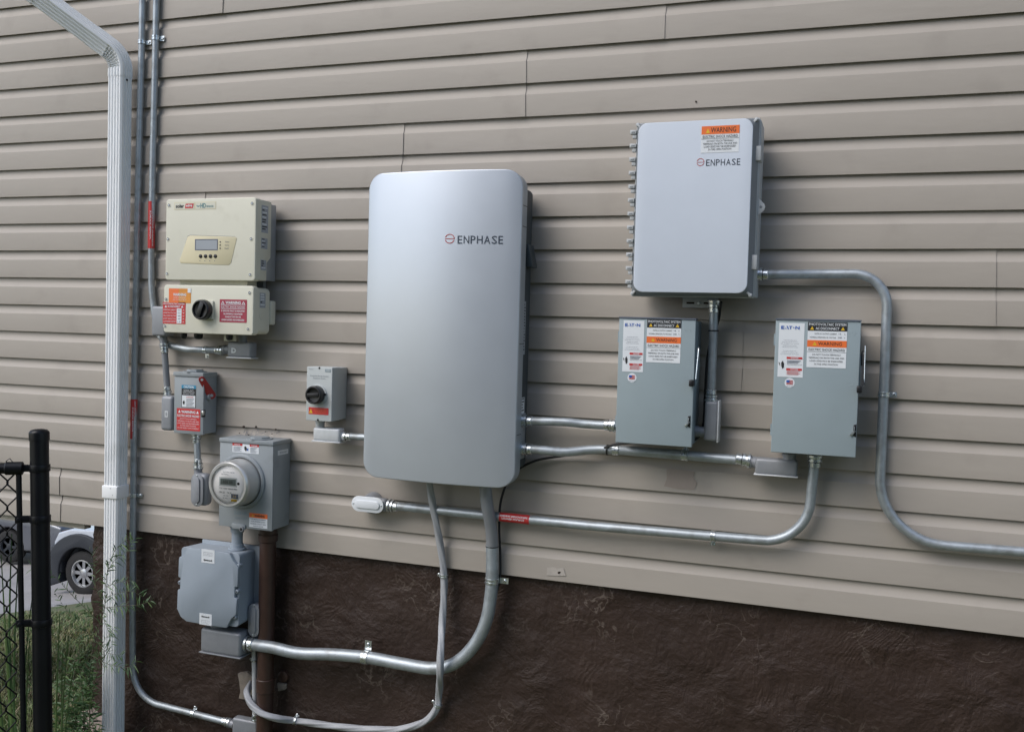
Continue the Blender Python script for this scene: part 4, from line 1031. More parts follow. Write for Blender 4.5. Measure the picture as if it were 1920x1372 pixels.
c7 = conduit('conduit', 'short galvanised conduit from the isolator into the left side of the silver battery', [P(640, 817, yE), P(720, 821.5, yE)], .0125)
connector(c7, P(641, 817.3, yE), (1, 0, 0), .0125)

# ---------------------------------------------------------------- battery
yBt = -.158
bat = thing('battery', 'tall silver home battery with a gently curved front and rounded corners', 'battery', (-1.26, -.03, .34))
tl, tr, br_, bl = P(692.5, 400, yBt), P(981, 400, yBt), P(964, 840, yBt), P(680.5, 840, yBt)
x0 = (P(692.5, 370, yBt).x + P(680, 850, yBt).x) / 2; x1 = (P(981.5, 370, yBt).x + P(964, 850, yBt).x) / 2
z1 = (P(735, 323.5, yBt).z + P(940, 320, yBt).z) / 2; z0 = (P(735, 896, yBt).z + P(920, 913, yBt).z) / 2
rrbox(MB().use('silver'), x0, x1, z0, z1, yBt, yBt + .010, .058, .004, bulge=.03, nx=48).build('front_cover', bat, smooth=40)
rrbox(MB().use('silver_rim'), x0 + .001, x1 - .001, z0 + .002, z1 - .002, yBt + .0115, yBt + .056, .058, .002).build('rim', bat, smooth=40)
mb = MB().use('dark_body'); rrbox(mb, x0 + .02, x1 - .006, z0 + .055, z1 - .05, yBt + .057, -.030, .02, .002); mb.build('body', bat)
for py in (386, 425, 645, 816):                                # rim segment joints on the right side
    z_ = P(986, py, yBt + .03).z; MB().use('ink').box(x1 - .0012, x1 - .0004, yBt + .012, yBt + .056, z_ - .001, z_ + .001).build('rim_joint', bat)
za_, zb_ = P(998, 502, -.06).z, P(998, 464, -.06).z
MB().use('dark_body').prism([(x1 - .008, -.09, zb_ + .01), (x1 + .004, -.09, zb_ + .008), (x1 + .02, -.09, za_), (x1 - .008, -.09, za_)], V(0, 0, 0), V(0, .055, 0)).build('side_handle', bat, bevel=.002)
MB().use('dark_body').box(x0 + .05, x1 - .05, -.029, -.006, z0 + .1, z1 - .1).build('wall_bracket', bat)
def bl_(ya, yb, pya, pyb, m, seed, rows):
    za = P(990, pyb, -.09).z; zb = P(990, pya, -.09).z; F = right(x1 - .0055, ya, yb, za, zb); r = random.Random(seed)
    sticker(bat, F, [(0, 0, 1, 1, m, .0006)], [q(.1, .05 + .9 * k / rows, .1 + r.uniform(.3, .75), .05 + .9 * k / rows + .35 / rows, 'ink', .0012) for k in range(rows)])
bl_(yBt + .064, yBt + .085, 565, 665, 'grey_label', 1, 16)
bl_(yBt + .064, yBt + .098, 746, 776, 'white_label', 2, 5)
MB().use('silver_rim').box(x1 - .02, x1 - .003, yBt + .058, -.045, P(988, 862, -.09).z, P(988, 776, -.09).z).build('side_panel', bat, bevel=.003)
def logo(parent, cpx, cpy, w_px, y_of, textrect, warp=None):
    c = P(cpx, cpy, y_of); e = rect(cpx - w_px, cpy - w_px, cpx + w_px, cpy + w_px, y_of); F = front(*e, y_of)
    it = [];
    def arc(a0, a1, r0, r1, n=22):
        for k in range(n):
            t0 = a0 + (a1 - a0) * k / n; t1 = a0 + (a1 - a0) * (k + 1) / n
            it.append(('p', [(.5 + r0 * math.cos(t0), .5 - r0 * math.sin(t0)), (.5 + r1 * math.cos(t0), .5 - r1 * math.sin(t0)), (.5 + r1 * math.cos(t1), .5 - r1 * math.sin(t1)), (.5 + r0 * math.cos(t1), .5 - r0 * math.sin(t1))], 'logo_red'))
    arc(0.0, PI * .90, .42, .5); arc(PI * 1.09, PI * 1.91, .42, .5)
    it.append(q(.02, .465, .985, .535, 'logo_red'))
    lettering(parent, F, it, .0012, 'logo', warp)
    F2 = front(*rect(*textrect, y_of), y_of)
    s = 'ENPHASE'; n = len(s); it = []
    ws = [.105, .125, .11, .125, .135, .115, .10]; gap = (1 - sum(ws)) / (n - 1); u = 0
    for ch, w0 in zip(s, ws): it.append(T(ch, u + w0 / 2, .5, w0, 1.0, 'logo_grey', .004)); u += w0 + gap
    lettering(parent, F2, it, .0012, 'lettering', warp)
def ybul(px, py):
    # depth of the curved front at this place in the photo
    x = P(px, py, yBt).x; hw = (x1 - x0) / 2; return yBt - .03 * (1 - ((x - (x0 + x1) / 2) / hw) ** 2)
mean_y = ybul(893, 449) - .0016
BX = (x0, x1)
logo(bat, 844.5, 448, 9, ybul(893, 449), (859, 442, 941, 457), lambda v: V(v.x, yBt - .03 * (1 - ((v.x - (BX[0] + BX[1]) / 2) / ((BX[1] - BX[0]) / 2)) ** 2) - .0012, v.z))

# conduits from the battery's right side
y1 = -.085
cA = conduit('conduit', 'upper of the two conduits from the silver battery into the left grey disconnect', smooth_path([P(976, 788, y1), P(1000, 789, y1), P(1060, 791, y1 + .01), P(1100, 795, -.065), P(1170, 799, -.065)], 8), .0145)
connector(cA, P(978, 788, y1), (1, 0, 0), .0145); connector(cA, P(1154, 798, -.065), (-1, 0, 0), .0145)
path = smooth_path([P(976, 841, y1), P(1010, 843, y1), P(1060, 847, y1 + .015), P(1105, 843, -.05), P(1150, 843, -.043), P(1290, 854, -.043), P(1410, 864, -.05)], 8)
cB = conduit('conduit', 'long conduit from the silver battery passing under the left grey disconnect', path, .0155)
connector(cB, P(978, 841, y1), (1, 0, 0), .0155); connector(cB, P(1407, 863.8, -.05), (-1, 0, .1), .0155, s=1.2)
strap(cB, P(1155, 843.5, -.043), (1, 0, -.03), (0, 0, 1), .0155, wid=.022, earlen=.004)
strap(cB, P(1284, 853.5, -.043), (1, 0, -.03), (0, 0, 1), .0155, wid=.022, earlen=.004)
e = rect(1416, 859, 1495, 889, -.065)
conduit_body('long grey conduit elbow under the right grey disconnect', e[0], e[1], -.078, -.025, e[2] - .001, e[3] - .002,
             [(P(1420, 867, -.05), P(1406, 865, -.05), .0185), (P(1480, 864, -.05), P(1480, 850, -.05), .02)], cover=('bottom', 'cast_light'), m='cast')
# black cable
pts = [P(1352, 566, -.09), P(1347, 600, -.035), P(1328, 660, -.022), P(1322, 740, -.02), P(1318, 800, -.03), P(1300, 826, -.07), P(1260, 832, -.075), P(1200, 829, -.07), P(1150, 834, -.07), P(1110, 848, -.03), P(1050, 855, -.022), P(1000, 865, -.022), P(960, 890, -.025), P(940, 935, -.03), P(936, 985, -.03), P(938, 1040, -.022), P(937, 1085, -.02), P(928, 1120, -.012), P(918, 1150, -.005)]
t = tag(MB().use('rubber').tube(smooth_path(pts, 8), .0042, 8).build('cable', loc=pts[0]), 'thin black cable running behind the conduits from combiner box to behind the thick sweep', 'cable')
for (a_, b_, yy, rr_) in ((1139, 843, -.045, .0165), (1338, 620, -.06, .0155)):
    d = (1, 0, 0) if a_ == 1139 else (0, 0, 1)
    o = MB().use('black').lathe(P(a_, b_, yy), d, [(-.002, rr_), (-.002, rr_ + .0016), (.002, rr_ + .0016), (.002, rr_)], 18); 
    if a_ == 1139: o.build('cable_tie', cB)
    else: TIE = o

# ---------------------------------------------------------------- long low conduit with the white oval cover
yL = -.045; rL = .0155
e = rect(659, 931, 719, 960, yL - .03)
b = conduit_body('conduit elbow with a white oval cover at the left end of the long low conduit', e[0] + .004, e[1] + .008, yL - .026, yL + .014, e[2] + .004, e[3] - .004,
             [(P(716, 946, yL), P(734, 948, yL), .018)], cover=None, bev=.015)
p = P(692, 945, yL); MB().use('cast').lathe((p.x, -.006, p.z), (0, -1, 0), [(0, .04), (.02, .038), (.034, .034)], 28).build('back_plate', b)
oval_cover(b, (e[0] + e[1]) / 2, (e[2] + e[3]) / 2, (e[1] - e[0]) / 2, (e[3] - e[2]) / 2, yL - .031, m='white_label')
path = fillet([P(728, 947, yL), P(1100, 985, yL), P(1340, 1005, yL), P(1512, 1019, yL), P(1528, 856, yL - .012)], [6, 6, .19], 14)
cL = conduit('conduit', 'long low conduit with a red tape bending up into the right grey disconnect', path, rL)
connector(cL, P(729, 947, yL), (1, 0, -.08), rL); connector(cL, P(1528, 853, yL - .012), (0, 0, -1), rL)
strap(cL, P(1337, 1004.5, yL), (1, 0, -.02), (0, 0, -1), rL, wid=.016, earlen=.018)
ta = MB()
def tape_on(parent, a, b, r, lines):
    d = (b - a).normalized(); L = (b - a).length
    tp = MB().use('red_label').lathe(a, d, [(0, r + .0006), (L, r + .0006)], 20).build('label', parent, smooth=50)
    mb = MB().use('white_label'); vecn = (CAM - a); vecn = (vecn - d * vecn.dot(d)).normalized(); sd = d.cross(vecn).normalized()
    for (s, t0, t1, off, hg) in lines:
        vs, fs, asp = text_mesh(s, 0.02)
        mb.add([a + d * (L * (t0 + (t1 - t0) * x)) + (vecn * math.cos((off + (y - .5) * hg) / r) - sd * math.sin((off + (y - .5) * hg) / r) * -1) * (r + .0014) for x, y in vs], fs)
    mb.build('lettering', tp)
tape_on(cL, P(938, 968.3, yL), P(994, 974.2, yL), rL, [('WARNING: PHOTOVOLTAIC', .02, .95, -.0045, .006), ('POWER SOURCE', .1, .85, .0045, .006)])

# ---------------------------------------------------------------- the two grey safety switches
def eaton(lbl, TL, TR, BR, BL, stk, lab, roundel, latch, handle, seam_side):
    y = -.165
    x0, x1, z0, z1 = ext(TL, TR, BR, BL, y)
    t = thing('safety_switch', lbl, 'disconnect switch', (x0, -.02, z0), 'large grey safety switches with orange warning labels')
    MB().use('grey_side').box(x0 + .004, x1 - .004, y + .018, -.006, z0 + .004, z1 - .006).build('enclosure', t, bevel=.0015)
    # door folded at its edges: a pan with a thin returned flange
    MB().use('grey_paint').box(x0, x1, y, y + .017, z0, z1 - .003).build('door', t, bevel=.0022, seg=3)
    MB().use('ink_soft').box(x0 - .001, x1 + .001, y - .003, y + .03, z1 - .0025, z1 + .0015).build('rain_lip_shadow', t)  # lip coloured dark to paint in the shadow line at the lid edge
    for zz_ in (z0 + .05, z1 - .08): MB().use('grey_side').cyl((x0 - .001, y + .008, zz_), (x0 - .001, y + .008, zz_ + .035), .0035, 8).build('hinge', t)
    F = front(*rect(*lab, y), y - .0003)
    it = [T('E', .14, .085, .13, .060, 'logo_blue', .03), ('p', [(.285, .055), (.325, .055), (.395, .115), (.345, .115)], 'logo_blue'), q(.245, .094, .285, .109, 'logo_blue'), T('T', .45, .085, .13, .060, 'logo_blue', .03),
          ('p', [(.575, .07), (.60, .085), (.575, .10), (.55, .085)], 'logo_blue'), T('N', .72, .085, .17, .060, 'logo_blue', .03)]
    r = random.Random(4)
    rows = ['General Duty Safety Switch', 'Rainproof Type 3R enclosure', '60 A 240 V ac 2 pole', 'Suitable for use as service', 'equipment when neutral is bonded', '', 'Use copper or aluminum wire', 'rated 75 C, tighten lugs', 'to marked torque']
    for k, s in enumerate(rows):
        if s: it.append(T(s, .10 + .35 + .0 * k, .32 + k * .032, .62 + .1 * ((k * 7) % 3 - 1), .016, 'ink_soft'))
    for v, s in ((.645, 'DANGER'), (.855, 'DANGER')):
        it.append(q(.34, v - .02, .96, v + .02, 'red_label', .0010)); it.append(T(s, .66, v, .3, .022, 'white_label', .02))
    for k in range(3): it.append(q(.36, .69 + k * .022, .9 - .05 * k, .70 + k * .022, 'ink_soft'))
    it.append(T('Disconnect before work', .66, .765, .58, .018, 'ink')); 
    for k in range(4): it.append(q(.36, .885 + k * .02, .9 - .08 * (k % 2), .893 + k * .02, 'red_label'))
    it += [('p', [(.13, .74), (.19, .70), (.25, .76), (.24, .83), (.18, .85), (.14, .80)], 'ink', .0012), ('p', [(.03, .72), (.10, .76), (.06, .76), (.12, .80), (.05, .775)], 'ink', .0012)]
    sticker(t, F, [(0, 0, 1, 1, 'white_label', .0005)], it)
    F = front(*rect(*stk, y), y - .0003)
    it = [T('PHOTOVOLTAIC SYSTEM', .5, .052, .94, .056, 'white_label', .008), T('AC DISCONNECT', .5, .14, .6, .056, 'white_label', .008), tri(.11, .135, .10, .075, 'yellow'), tri(.89, .135, .10, .075, 'yellow'),
          T('!', .11, .148, .008, .04, 'ink'), T('!', .89, .148, .008, .04, 'ink'),
          T('RATED AC OUTPUT CURRENT', .46, .255, .56, .03, 'ink'), T('16', .82, .25, .06, .036, 'ink_soft'), T('A', .94, .255, .03, .03, 'ink'), T('NOMINAL OPERATING AC VOLTAGE', .39, .335, .66, .03, 'ink'), T('240', .82, .33, .10, .036, 'ink_soft'), T('V', .94, .335, .03, .03, 'ink'),
          T('WARNING', .58, .472, .60, .075, 'ink'), tri(.19, .475, .11, .08, 'yellow'), T('!', .19, .487, .008, .04, 'ink'), T('ELECTRIC SHOCK HAZARD', .5, .605, .92, .052, 'ink'),
          q(0, .652, 1, .657, 'ink'), T('DO NOT TOUCH TERMINALS', .5, .715, .72, .034, 'ink'), T('TERMINALS ON BOTH THE LINE AND', .5, .785, .9, .034, 'ink'), T('LOAD SIDES MAY BE ENERGIZED', .5, .855, .84, .034, 'ink'), T('IN THE OPEN POSITION', .5, .925, .6, .034, 'ink')]
    sticker(t, F, [(0, 0, 1, 1, 'white_label', .0005), (0, 0, 1, .195, 'ink', .0009), (0, .40, 1, .55, 'orange_label', .0009)], it)
    c = P(*roundel, y); R = .0145
    mb = MB().use('white_label').lathe((c.x, y + .0005, c.z), (0, -1, 0), [(0, R), (.0011, R)], 28); ro = mb.build('label', t)
    F = front(c.x - .0095, c.x + .0095, c.z - .006, c.z + .008, y - .0003)
    it = [q(0, k / 7, 1 - .0 * k, k / 7 + 1 / 14, 'red_label', .0012) for k in range(7)] + [q(0, 0, .48, .5, 'logo_blue', .0018)] + [T('MADE IN USA', .5, 1.3, 1.0, .15, 'ink_soft')]
    lettering(ro, F, it, .0015, 'flag')
    # latch hasp
    p = P(*latch, y); mb = MB().use('black').prism([(p.x - .003, 0, p.z + .018), (p.x + .005, 0, p.z + .020), (p.x + .005, 0, p.z - .018), (p.x - .003, 0, p.z - .014)], V(0, y - .0015, 0), V(0, y + .001, 0))
    mb.use('zinc').box(p.x - .0015, p.x + .001, y - .006, y, p.z - .004, p.z + .013).obox(V(p.x - .004, y - .004, p.z - .006), V(.6, 0, .8), V(-.8, 0, .6), V(0, 1, 0), .010, .003, .0015); mb.build('latch', t, bevel=.0004)
    # handle on the right side: plate, bent lever and black grip
    g, top = P(*handle[1], y - .018), P(*handle[0], y - .004)
    MB().use('grey_side').prism([(x1 - .002, y + .02, g.z + .10), (x1 - .002, y + .09, g.z + .085), (x1 - .002, y + .10, g.z + .05), (x1 - .002, y + .075, g.z + .0), (x1 - .002, y + .02, g.z - .01)], V(0, 0, 0), V(.006, 0, 0)).build('handle_plate', t, bevel=.001)
    lv = fillet([V(x1 + .006, y + .04, g.z + .07), V(top.x + .004, y + .006, top.z), V(g.x + .012, y - .014, g.z + .012)], [.01])
    MB().use('black' if seam_side else 'zinc').tube(lv, .0042 if seam_side else .0017, 8).build('handle', t)
    if seam_side:
        MB().use('zinc').tube([V(top.x + .008, y - .002, top.z), V(g.x + .013, y - .016, g.z + .012)], .0013, 8).build('handle_edge', t)
    MB().use('black').box(g.x - .007, g.x + .008, y - .030, y - .002, g.z - .010, g.z + .010).build('grip', t, bevel=.003)
    # small embossed studs
    for k in range(5):
        pp_ = V(x1 - .03 + .008 * (k % 2), y, z1 - .03 - .005 * k); 
    mb = MB().use('grey_paint'); r = random.Random(6)
    for k in range(9):
        for (cz) in (z1 - .045, g.z + .01):
            mb.lathe((x1 - .032 + r.uniform(0, .02), y + .0003, cz + r.uniform(-.006, .014)), (0, -1, 0), [(0, .0016), (.0008, .001)], 6)
    mb.build('embossing', t)
    return t, (x0, x1, z0, z1)
e1, E1 = eaton('left of the two large grey disconnect boxes, between the silver battery and a vertical conduit', (1162, 595), (1307, 597.5), (1294.5, 838), (1153, 829.5), (1212.5, 599, 1276.5, 680), (1168, 601, 1207, 697), (1185, 708), (1291.5, 791), ((1308, 640), (1296.5, 718)), False)
e2, E2 = eaton('right of the two large grey disconnect boxes, inside the bend of the long right conduit', (1455, 598.5), (1615, 600), (1604.5, 857), (1445, 848), (1513.5, 604, 1587.5, 689.5), (1459.5, 605.5, 1507, 707), (1480.5, 717.5), (1602, 808), ((1617, 648), (1611, 730)), True)

# ---------------------------------------------------------------- combiner box
yK = -.205
cx0, cx1, cz0, cz1 = ext((1194, 231), (1425, 220), (1411.5, 561), (1180.5, 553), yK + .03)
cb = thing('combiner_box', 'pale grey plastic combiner box with hinges down its left side, above the left disconnect', 'electrical enclosure', (cx0, -.02, cz0))
mb = MB().use('comb_body'); mb.box(cx0 + .004, cx1 + .004, yK + .05, -.035, cz0 + .004, cz1 - .002); mb.build('body', cb, bevel=.004, seg=2)
MB().use('comb_body').box(cx0 + .001, cx1 + .001, yK + .038, yK + .052, cz0, cz1 + .001).build('flange', cb, bevel=.003)
# lid: sloping shoulder up to the flat front panel
lx0, lx1, lz0, lz1 = ext((1200, 231), (1413.5, 222), (1399, 551), (1185, 546), yK)
def shoulder():
    n = 9; out = []
    def ring(x0, x1, z0, z1, r, y):
        pts = []
        for (cx_, cz_, a0) in ((x0 + r, z1 - r, PI), (x1 - r, z1 - r, PI / 2), (x1 - r, z0 + r, 0), (x0 + r, z0 + r, -PI / 2)):
            for k in range(n): a = a0 - (PI / 2) * k / (n - 1); pts.append(V(cx_ + r * math.cos(a), y, cz_ + r * math.sin(a)))
        return pts
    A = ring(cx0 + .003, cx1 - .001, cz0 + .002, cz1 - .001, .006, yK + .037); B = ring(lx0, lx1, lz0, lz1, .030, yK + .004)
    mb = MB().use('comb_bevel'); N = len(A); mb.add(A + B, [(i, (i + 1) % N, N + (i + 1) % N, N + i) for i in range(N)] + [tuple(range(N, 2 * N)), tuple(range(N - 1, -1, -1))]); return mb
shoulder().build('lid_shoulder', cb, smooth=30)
rrbox(MB().use('comb_lid'), lx0 - .0005, lx1 + .0005, lz0 - .0005, lz1 + .0005, yK, yK + .0045, .030, .0022).build('lid_panel', cb)
for (cx_, cz_) in ((cx0 + .012, cz0 + .012), (cx1 - .012, cz0 + .012), (cx0 + .012, cz1 - .012), (cx1 - .012, cz1 - .012)):
    dx = 1 if cx_ < (cx0 + cx1) / 2 else -1; dz = 1 if cz_ < (cz0 + cz1) / 2 else -1
    u = V(dx, 0, dz).normalized(); w2 = V(-dz, 0, dx).normalized()
    mb = MB().use('comb_body').obox(V(cx_ + dx * .001, yK + .025, cz_ + dz * .001), u, w2, V(0, 1, 0), .011, .0035, .010); mb.lathe((cx_ - dx * .004, yK + .028, cz_ - dz * .004), (0, -1, 0), [(0, .0065), (.010, .006)], 12); mb.build('corner_lug', cb, bevel=.001)
for k in range(12):
    z_ = P(1187 - k * .9, 252 + k * 25.4, yK + .04).z
    mb = MB().use('comb_body').box(cx0 - .018, cx0 + .002, yK + .030, yK + .048, z_ - .001, z_ + .011).box(cx0 - .011, cx0 + .002, yK + .034, yK + .050, z_ - .014, z_ - .0025)
    mb.use('comb_bevel').box(cx0 - .014, cx0 - .002, yK + .0290, yK + .0305, z_ + .002, z_ + .007)
    mb.build('hinge', cb, bevel=.0012)
for a_, b_ in ((1430, 288), (1418, 492)):
    p = P(a_, b_, yK + .03); mb = MB().use('comb_body').box(cx1 - .008, cx1 + .008, yK + .022, yK + .038, p.z - .022, p.z + .022).box(cx1 + .001, cx1 + .008, yK + .0385, yK + .085, p.z - .020, p.z + .016); mb.build('latch', cb, bevel=.0025)
p = P(1424, 388, yK + .05); zc = p.z
mb = MB().use('comb_body').prism([(cx1 - .004, 0, zc + .030), (cx1 + .004, 0, zc + .026), (cx1 + .021, 0, zc + .009), (cx1 + .024, 0, zc), (cx1 + .021, 0, zc - .009), (cx1 + .004, 0, zc - .026), (cx1 - .004, 0, zc - .030)], V(0, yK + .052, 0), V(0, yK + .058, 0))
mb.use('comb_bevel').lathe((cx1 + .011, yK + .0522, zc), (0, -1, 0), [(0, .0045), (.0004, .0045)], 14); mb.build('padlock_eye', cb, bevel=.001)
e = rect(1280, 560, 1346, 577, -.030)
mb = MB().use('comb_body').box(e[0], e[1], -.034, -.029, e[2], e[3] + .03)
pz = (P(1310, 568, -.034).z)
for a_, b_ in ((1287, 1302), (1319, 1330)):
    mb.use('hole').box(P(a_, 567, -.034).x, P(b_, 567, -.034).x, -.0348, -.0339, pz - .004, pz + .003)
mb.use('zinc').lathe((P(1310.5, 568, -.034).x, -.034, pz), (0, -1, 0), [(0, .006), (.003, .0055), (.0035, .003)], 12); mb.build('mounting_foot', cb, bevel=.0008)
F = front(*rect(1315, 236, 1386, 286, yK), yK - .0003)
# tilt of the sticker follows the box
it = [T('WARNING', .58, .155, .66, .19, 'ink'), tri(.17, .18, .11, .17, 'yellow'), T('ELECTRIC SHOCK HAZARD', .5, .40, .92, .10, 'ink'), q(0, .475, 1, .485, 'ink'),
      T('DO NOT TOUCH TERMINALS', .5, .565, .70, .07, 'ink'), T('TERMINALS ON BOTH THE LINE AND', .5, .67, .9, .07, 'ink'), T('LOAD SIDES MAY BE ENERGIZED', .5, .775, .84, .07, 'ink'), T('IN THE OPEN POSITION', .5, .88, .6, .07, 'ink')]
sticker(cb, F, [(0, 0, 1, 1, 'white_label', .0005), (0, 0, 1, .31, 'orange_label', .0009)], it)
logo(cb, 1313.5, 304.5, 7.2, yK + .0006, (1324, 298.5, 1388, 310.5))

# conduits at the combiner
yV = -.062
cV = conduit('conduit', 'vertical conduit dropping from the combiner box beside the left grey disconnect', [P(1339, 563, yV), P(1337.5, 620, yV), P(1333.5, 752, yV)], .0135)
connector(cV, V(P(1339, 565, yV).x, yV, P(1339, 564, yV).z), (0, 0, -1), .0135); connector(cV, P(1333.5, 752, yV), (P(1334, 730, yV) - P(1333.5, 752, yV)), .0135)
TIE.build('cable_tie', cV)
e = rect(1320.5, 752, 1348, 827, yV - .02)
conduit_body('upright grey conduit elbow on the right side of the left grey disconnect', e[0], e[1] - .004, yV - .024, yV + .026, e[2], e[3],
             [(P(1334, 756, yV), P(1333.7, 742, yV), .0155), (V(e[0] + .01, yV, P(1315, 809, yV).z), V(E1[1] - .004, yV, P(1315, 809, yV).z), .0165)], cover=('right', 'cast_light'))
yR = -.034; rR = .0148
path = fillet([P(1412, 515, -.075), P(1470, 514, -.06), P(1530, 514, yR), P(1665, 513, yR), P(1659, 690, yR), P(1645, 1012, yR), P(1990, 1040, yR)], [.3, .3, .20, 3, .19], 14)
cR = conduit('conduit', 'long galvanised conduit from the combiner box bending down and off the right edge', path, rR)
connector(cR, P(1417, 515, -.075), (1, 0, 0.0), rR)
strap(cR, P(1657, 739, yR), (0, 0, 1), (1, 0, 0), rR, wid=.016, earlen=.022)
strap(cR, P(1657, 739, yR) * 1.0, (0, 0, 1), (1, 0, 0), rR, wid=.012, earlen=.010) if False else None

# ---------------------------------------------------------------- chain-link fence
def build_fence():
    base = PD(76, 1100, 2.95); dirv = V(-.82, -.57, 0).normalized()
    zt = PD(73, 812, 2.95).z; x, y = PD(76, 1100, 2.95).x, PD(76, 1100, 2.95).y; g = gz(x, y)
    t = thing('chain_link_fence', 'black chain-link fence panel ending at a thick black round post', 'fence', (x, y, g))
    # lean of the post as in the photo
    top = PD(73.5, 812, 2.95); bot = PD(80.5, 1372, 2.95); ax = (top - bot).normalized(); bot2 = bot - ax * .55
    MB().use('black_matte').cyl(bot2, top, .0280, 28).build('post', t)
    MB().use('black_matte').lathe(top - ax * .022, ax, [(0, .0305), (.022, .0305), (.026, .030), (.033, .024), (.036, .011), (.0365, .0001)], 28).build('post_cap', t, smooth=50)
    def onpost(py): 
        k = (py - 812) / (1372 - 812); return top.lerp(bot, k)
    rl = onpost(877); rr_ = .0165
    s0 = rl + dirv * .036
    MB().use('black_matte').tube([rl + dirv * .075, rl + dirv * 2.6], rr_, 18).build('top_rail', t)
    MB().use('black_matte').lathe(rl + dirv * .045, dirv, [(0, .014), (.004, .021), (.05, .021), (.054, .018)], 18).build('rail_end', t)
    off = .060
    for py in (972, 1166):
        c = onpost(py); mb = MB().use('black_matte').lathe(c - ax * .011, ax, [(0, .0290), (0, .0312), (.022, .0312), (.022, .0290)], 24)
        mb.obox(c + dirv * .05, dirv, ax, dirv.cross(ax), .022, .011, .006); mb.lathe(c + dirv * .055 + V(.004, -.012, 0), V(.55, -.83, 0), [(0, .008), (.008, .007)], 10)
        mb.build('tension_band', t, bevel=.001)
    c = onpost(877); mb = MB().use('black_matte').lathe(c - ax * .011, ax, [(0, .0290), (0, .0312), (.022, .0312), (.022, .0290)], 24); mb.obox(c + dirv * .045, dirv, ax, dirv.cross(ax), .018, .011, .006); mb.build('tension_band', t, bevel=.001)
    a = rl + dirv * off - V(0, 0, .01); b_ = onpost(1372) + dirv * (off - .006) - ax * .3
    MB().use('black_matte').tube([a, b_], .0085, 10).build('tension_bar', t)
    # fabric: zigzag wires hooked through their neighbours
    mb = MB().use('black_matte'); px_ = .056; pz_ = .0805; nrm = dirv.cross(V(0, 0, 1)).normalized(); z_top = rl.z - .005
    o = rl + dirv * (off + .004); nz = int((z_top - (g + .02)) / (pz_ / 2))
    for i in range(44):
        pts = []
        for j in range(nz + 1):
            side = (j % 2)
            u = i * px_ / 2 * 1.0 + (side * px_ / 2 * 1.06 if i % 2 == 0 else (1 - side) * px_ / 2 * 1.06) - px_ * .015
            z_ = z_top - j * pz_ / 2; dep = .0028 * (1 if (j % 2) else -1) * (1 if i % 2 else -1)
            c_ = o + dirv * u + nrm * dep; c_.z = z_
            # small hook at each knuckle
            pts.append(c_ + V(0, 0, .004)); pts.append(c_ - V(0, 0, .004))
        mb.tube(pts, .0027, 6)
    for i in range(22):                                      # twisted wire ends above the rail
        c_ = o + dirv * (i * px_ + .012); c_.z = z_top
        mb.tube([c_, c_ + V(.004, 0, .02), c_ + dirv * .01 + V(0, 0, .036), c_ + dirv * .02 + V(0, 0, .028), c_ + dirv * .014 + V(0, 0, .008)], .0017, 5)
    mb.build('mesh_fabric', t, smooth=60)
    # second post far left keeps the fence standing
    c = rl + dirv * 2.62; MB().use('black_matte').cyl((c.x, c.y, g), (c.x, c.y, top.z), .0315, 20).build('post', t)
build_fence()

# ---------------------------------------------------------------- weeds
def leaf(mb, p, d, L, wd, nrm, droop=.25):
    d = d.normalized(); s = d.cross(nrm).normalized(); pts = []
    K = 4
    for k in range(K + 1):
        t = k / K; c = p + d * (L * t) - V(0, 0, droop * L * t * t); ww = wd * math.sin(PI * min(1, t * .9 + .08)) * .5
        pts += [c - s * ww, c + nrm * (ww * .35), c + s * ww]
    fs = []
    for k in range(K):
        o = k * 3; fs += [(o, o + 1, o + 4, o + 3), (o + 1, o + 2, o + 5, o + 4)]
    mb.add(pts, fs)
def weed(name, label, stems, y, seed, leafm='leaf', L0=(.03, .055), gap=.02, wd=.0075, group=None):
    r = random.Random(seed); st = MB().use('stem'); lf = MB().use(leafm); base = None
    for pts, rad, hasl in stems:
        w_ = [P(a, b, y + dy) for a, b, dy in pts]
        if base is None: base = w_[0]
        sp = smooth_path(w_, 8); st.tube(sp, rad, 6, rad=[rad * (1 - .75 * i / (len(sp) - 1)) for i in range(len(sp))])
        if not hasl: continue
        acc = 0
        for i in range(1, len(sp)):
            acc += (sp[i] - sp[i - 1]).length
            while acc > gap:
                acc -= gap; dn = (sp[i] - sp[i - 1]).normalized(); n_ = V(r.uniform(-1, 1), -1.2 + r.uniform(-.6, .6), r.uniform(-.6, 1)).normalized()
                sd = dn.cross(n_).normalized() * (1 if r.random() < .5 else -1)
                lf.use(leafm if r.random() < .85 else 'leaf_light')
                leaf(lf, sp[i], dn * r.uniform(.2, .9) + sd * r.uniform(.5, 1.1) + V(0, 0, r.uniform(-.2, .4)), r.uniform(*L0), wd * r.uniform(.7, 1.2), n_, r.uniform(0, .5))
    t = thing(name, label, 'weed', V(base.x, base.y, gz(base.x, base.y)), group)
    st.build('stem', t, smooth=80); lf.build('leaves', t, smooth=80)
    return t
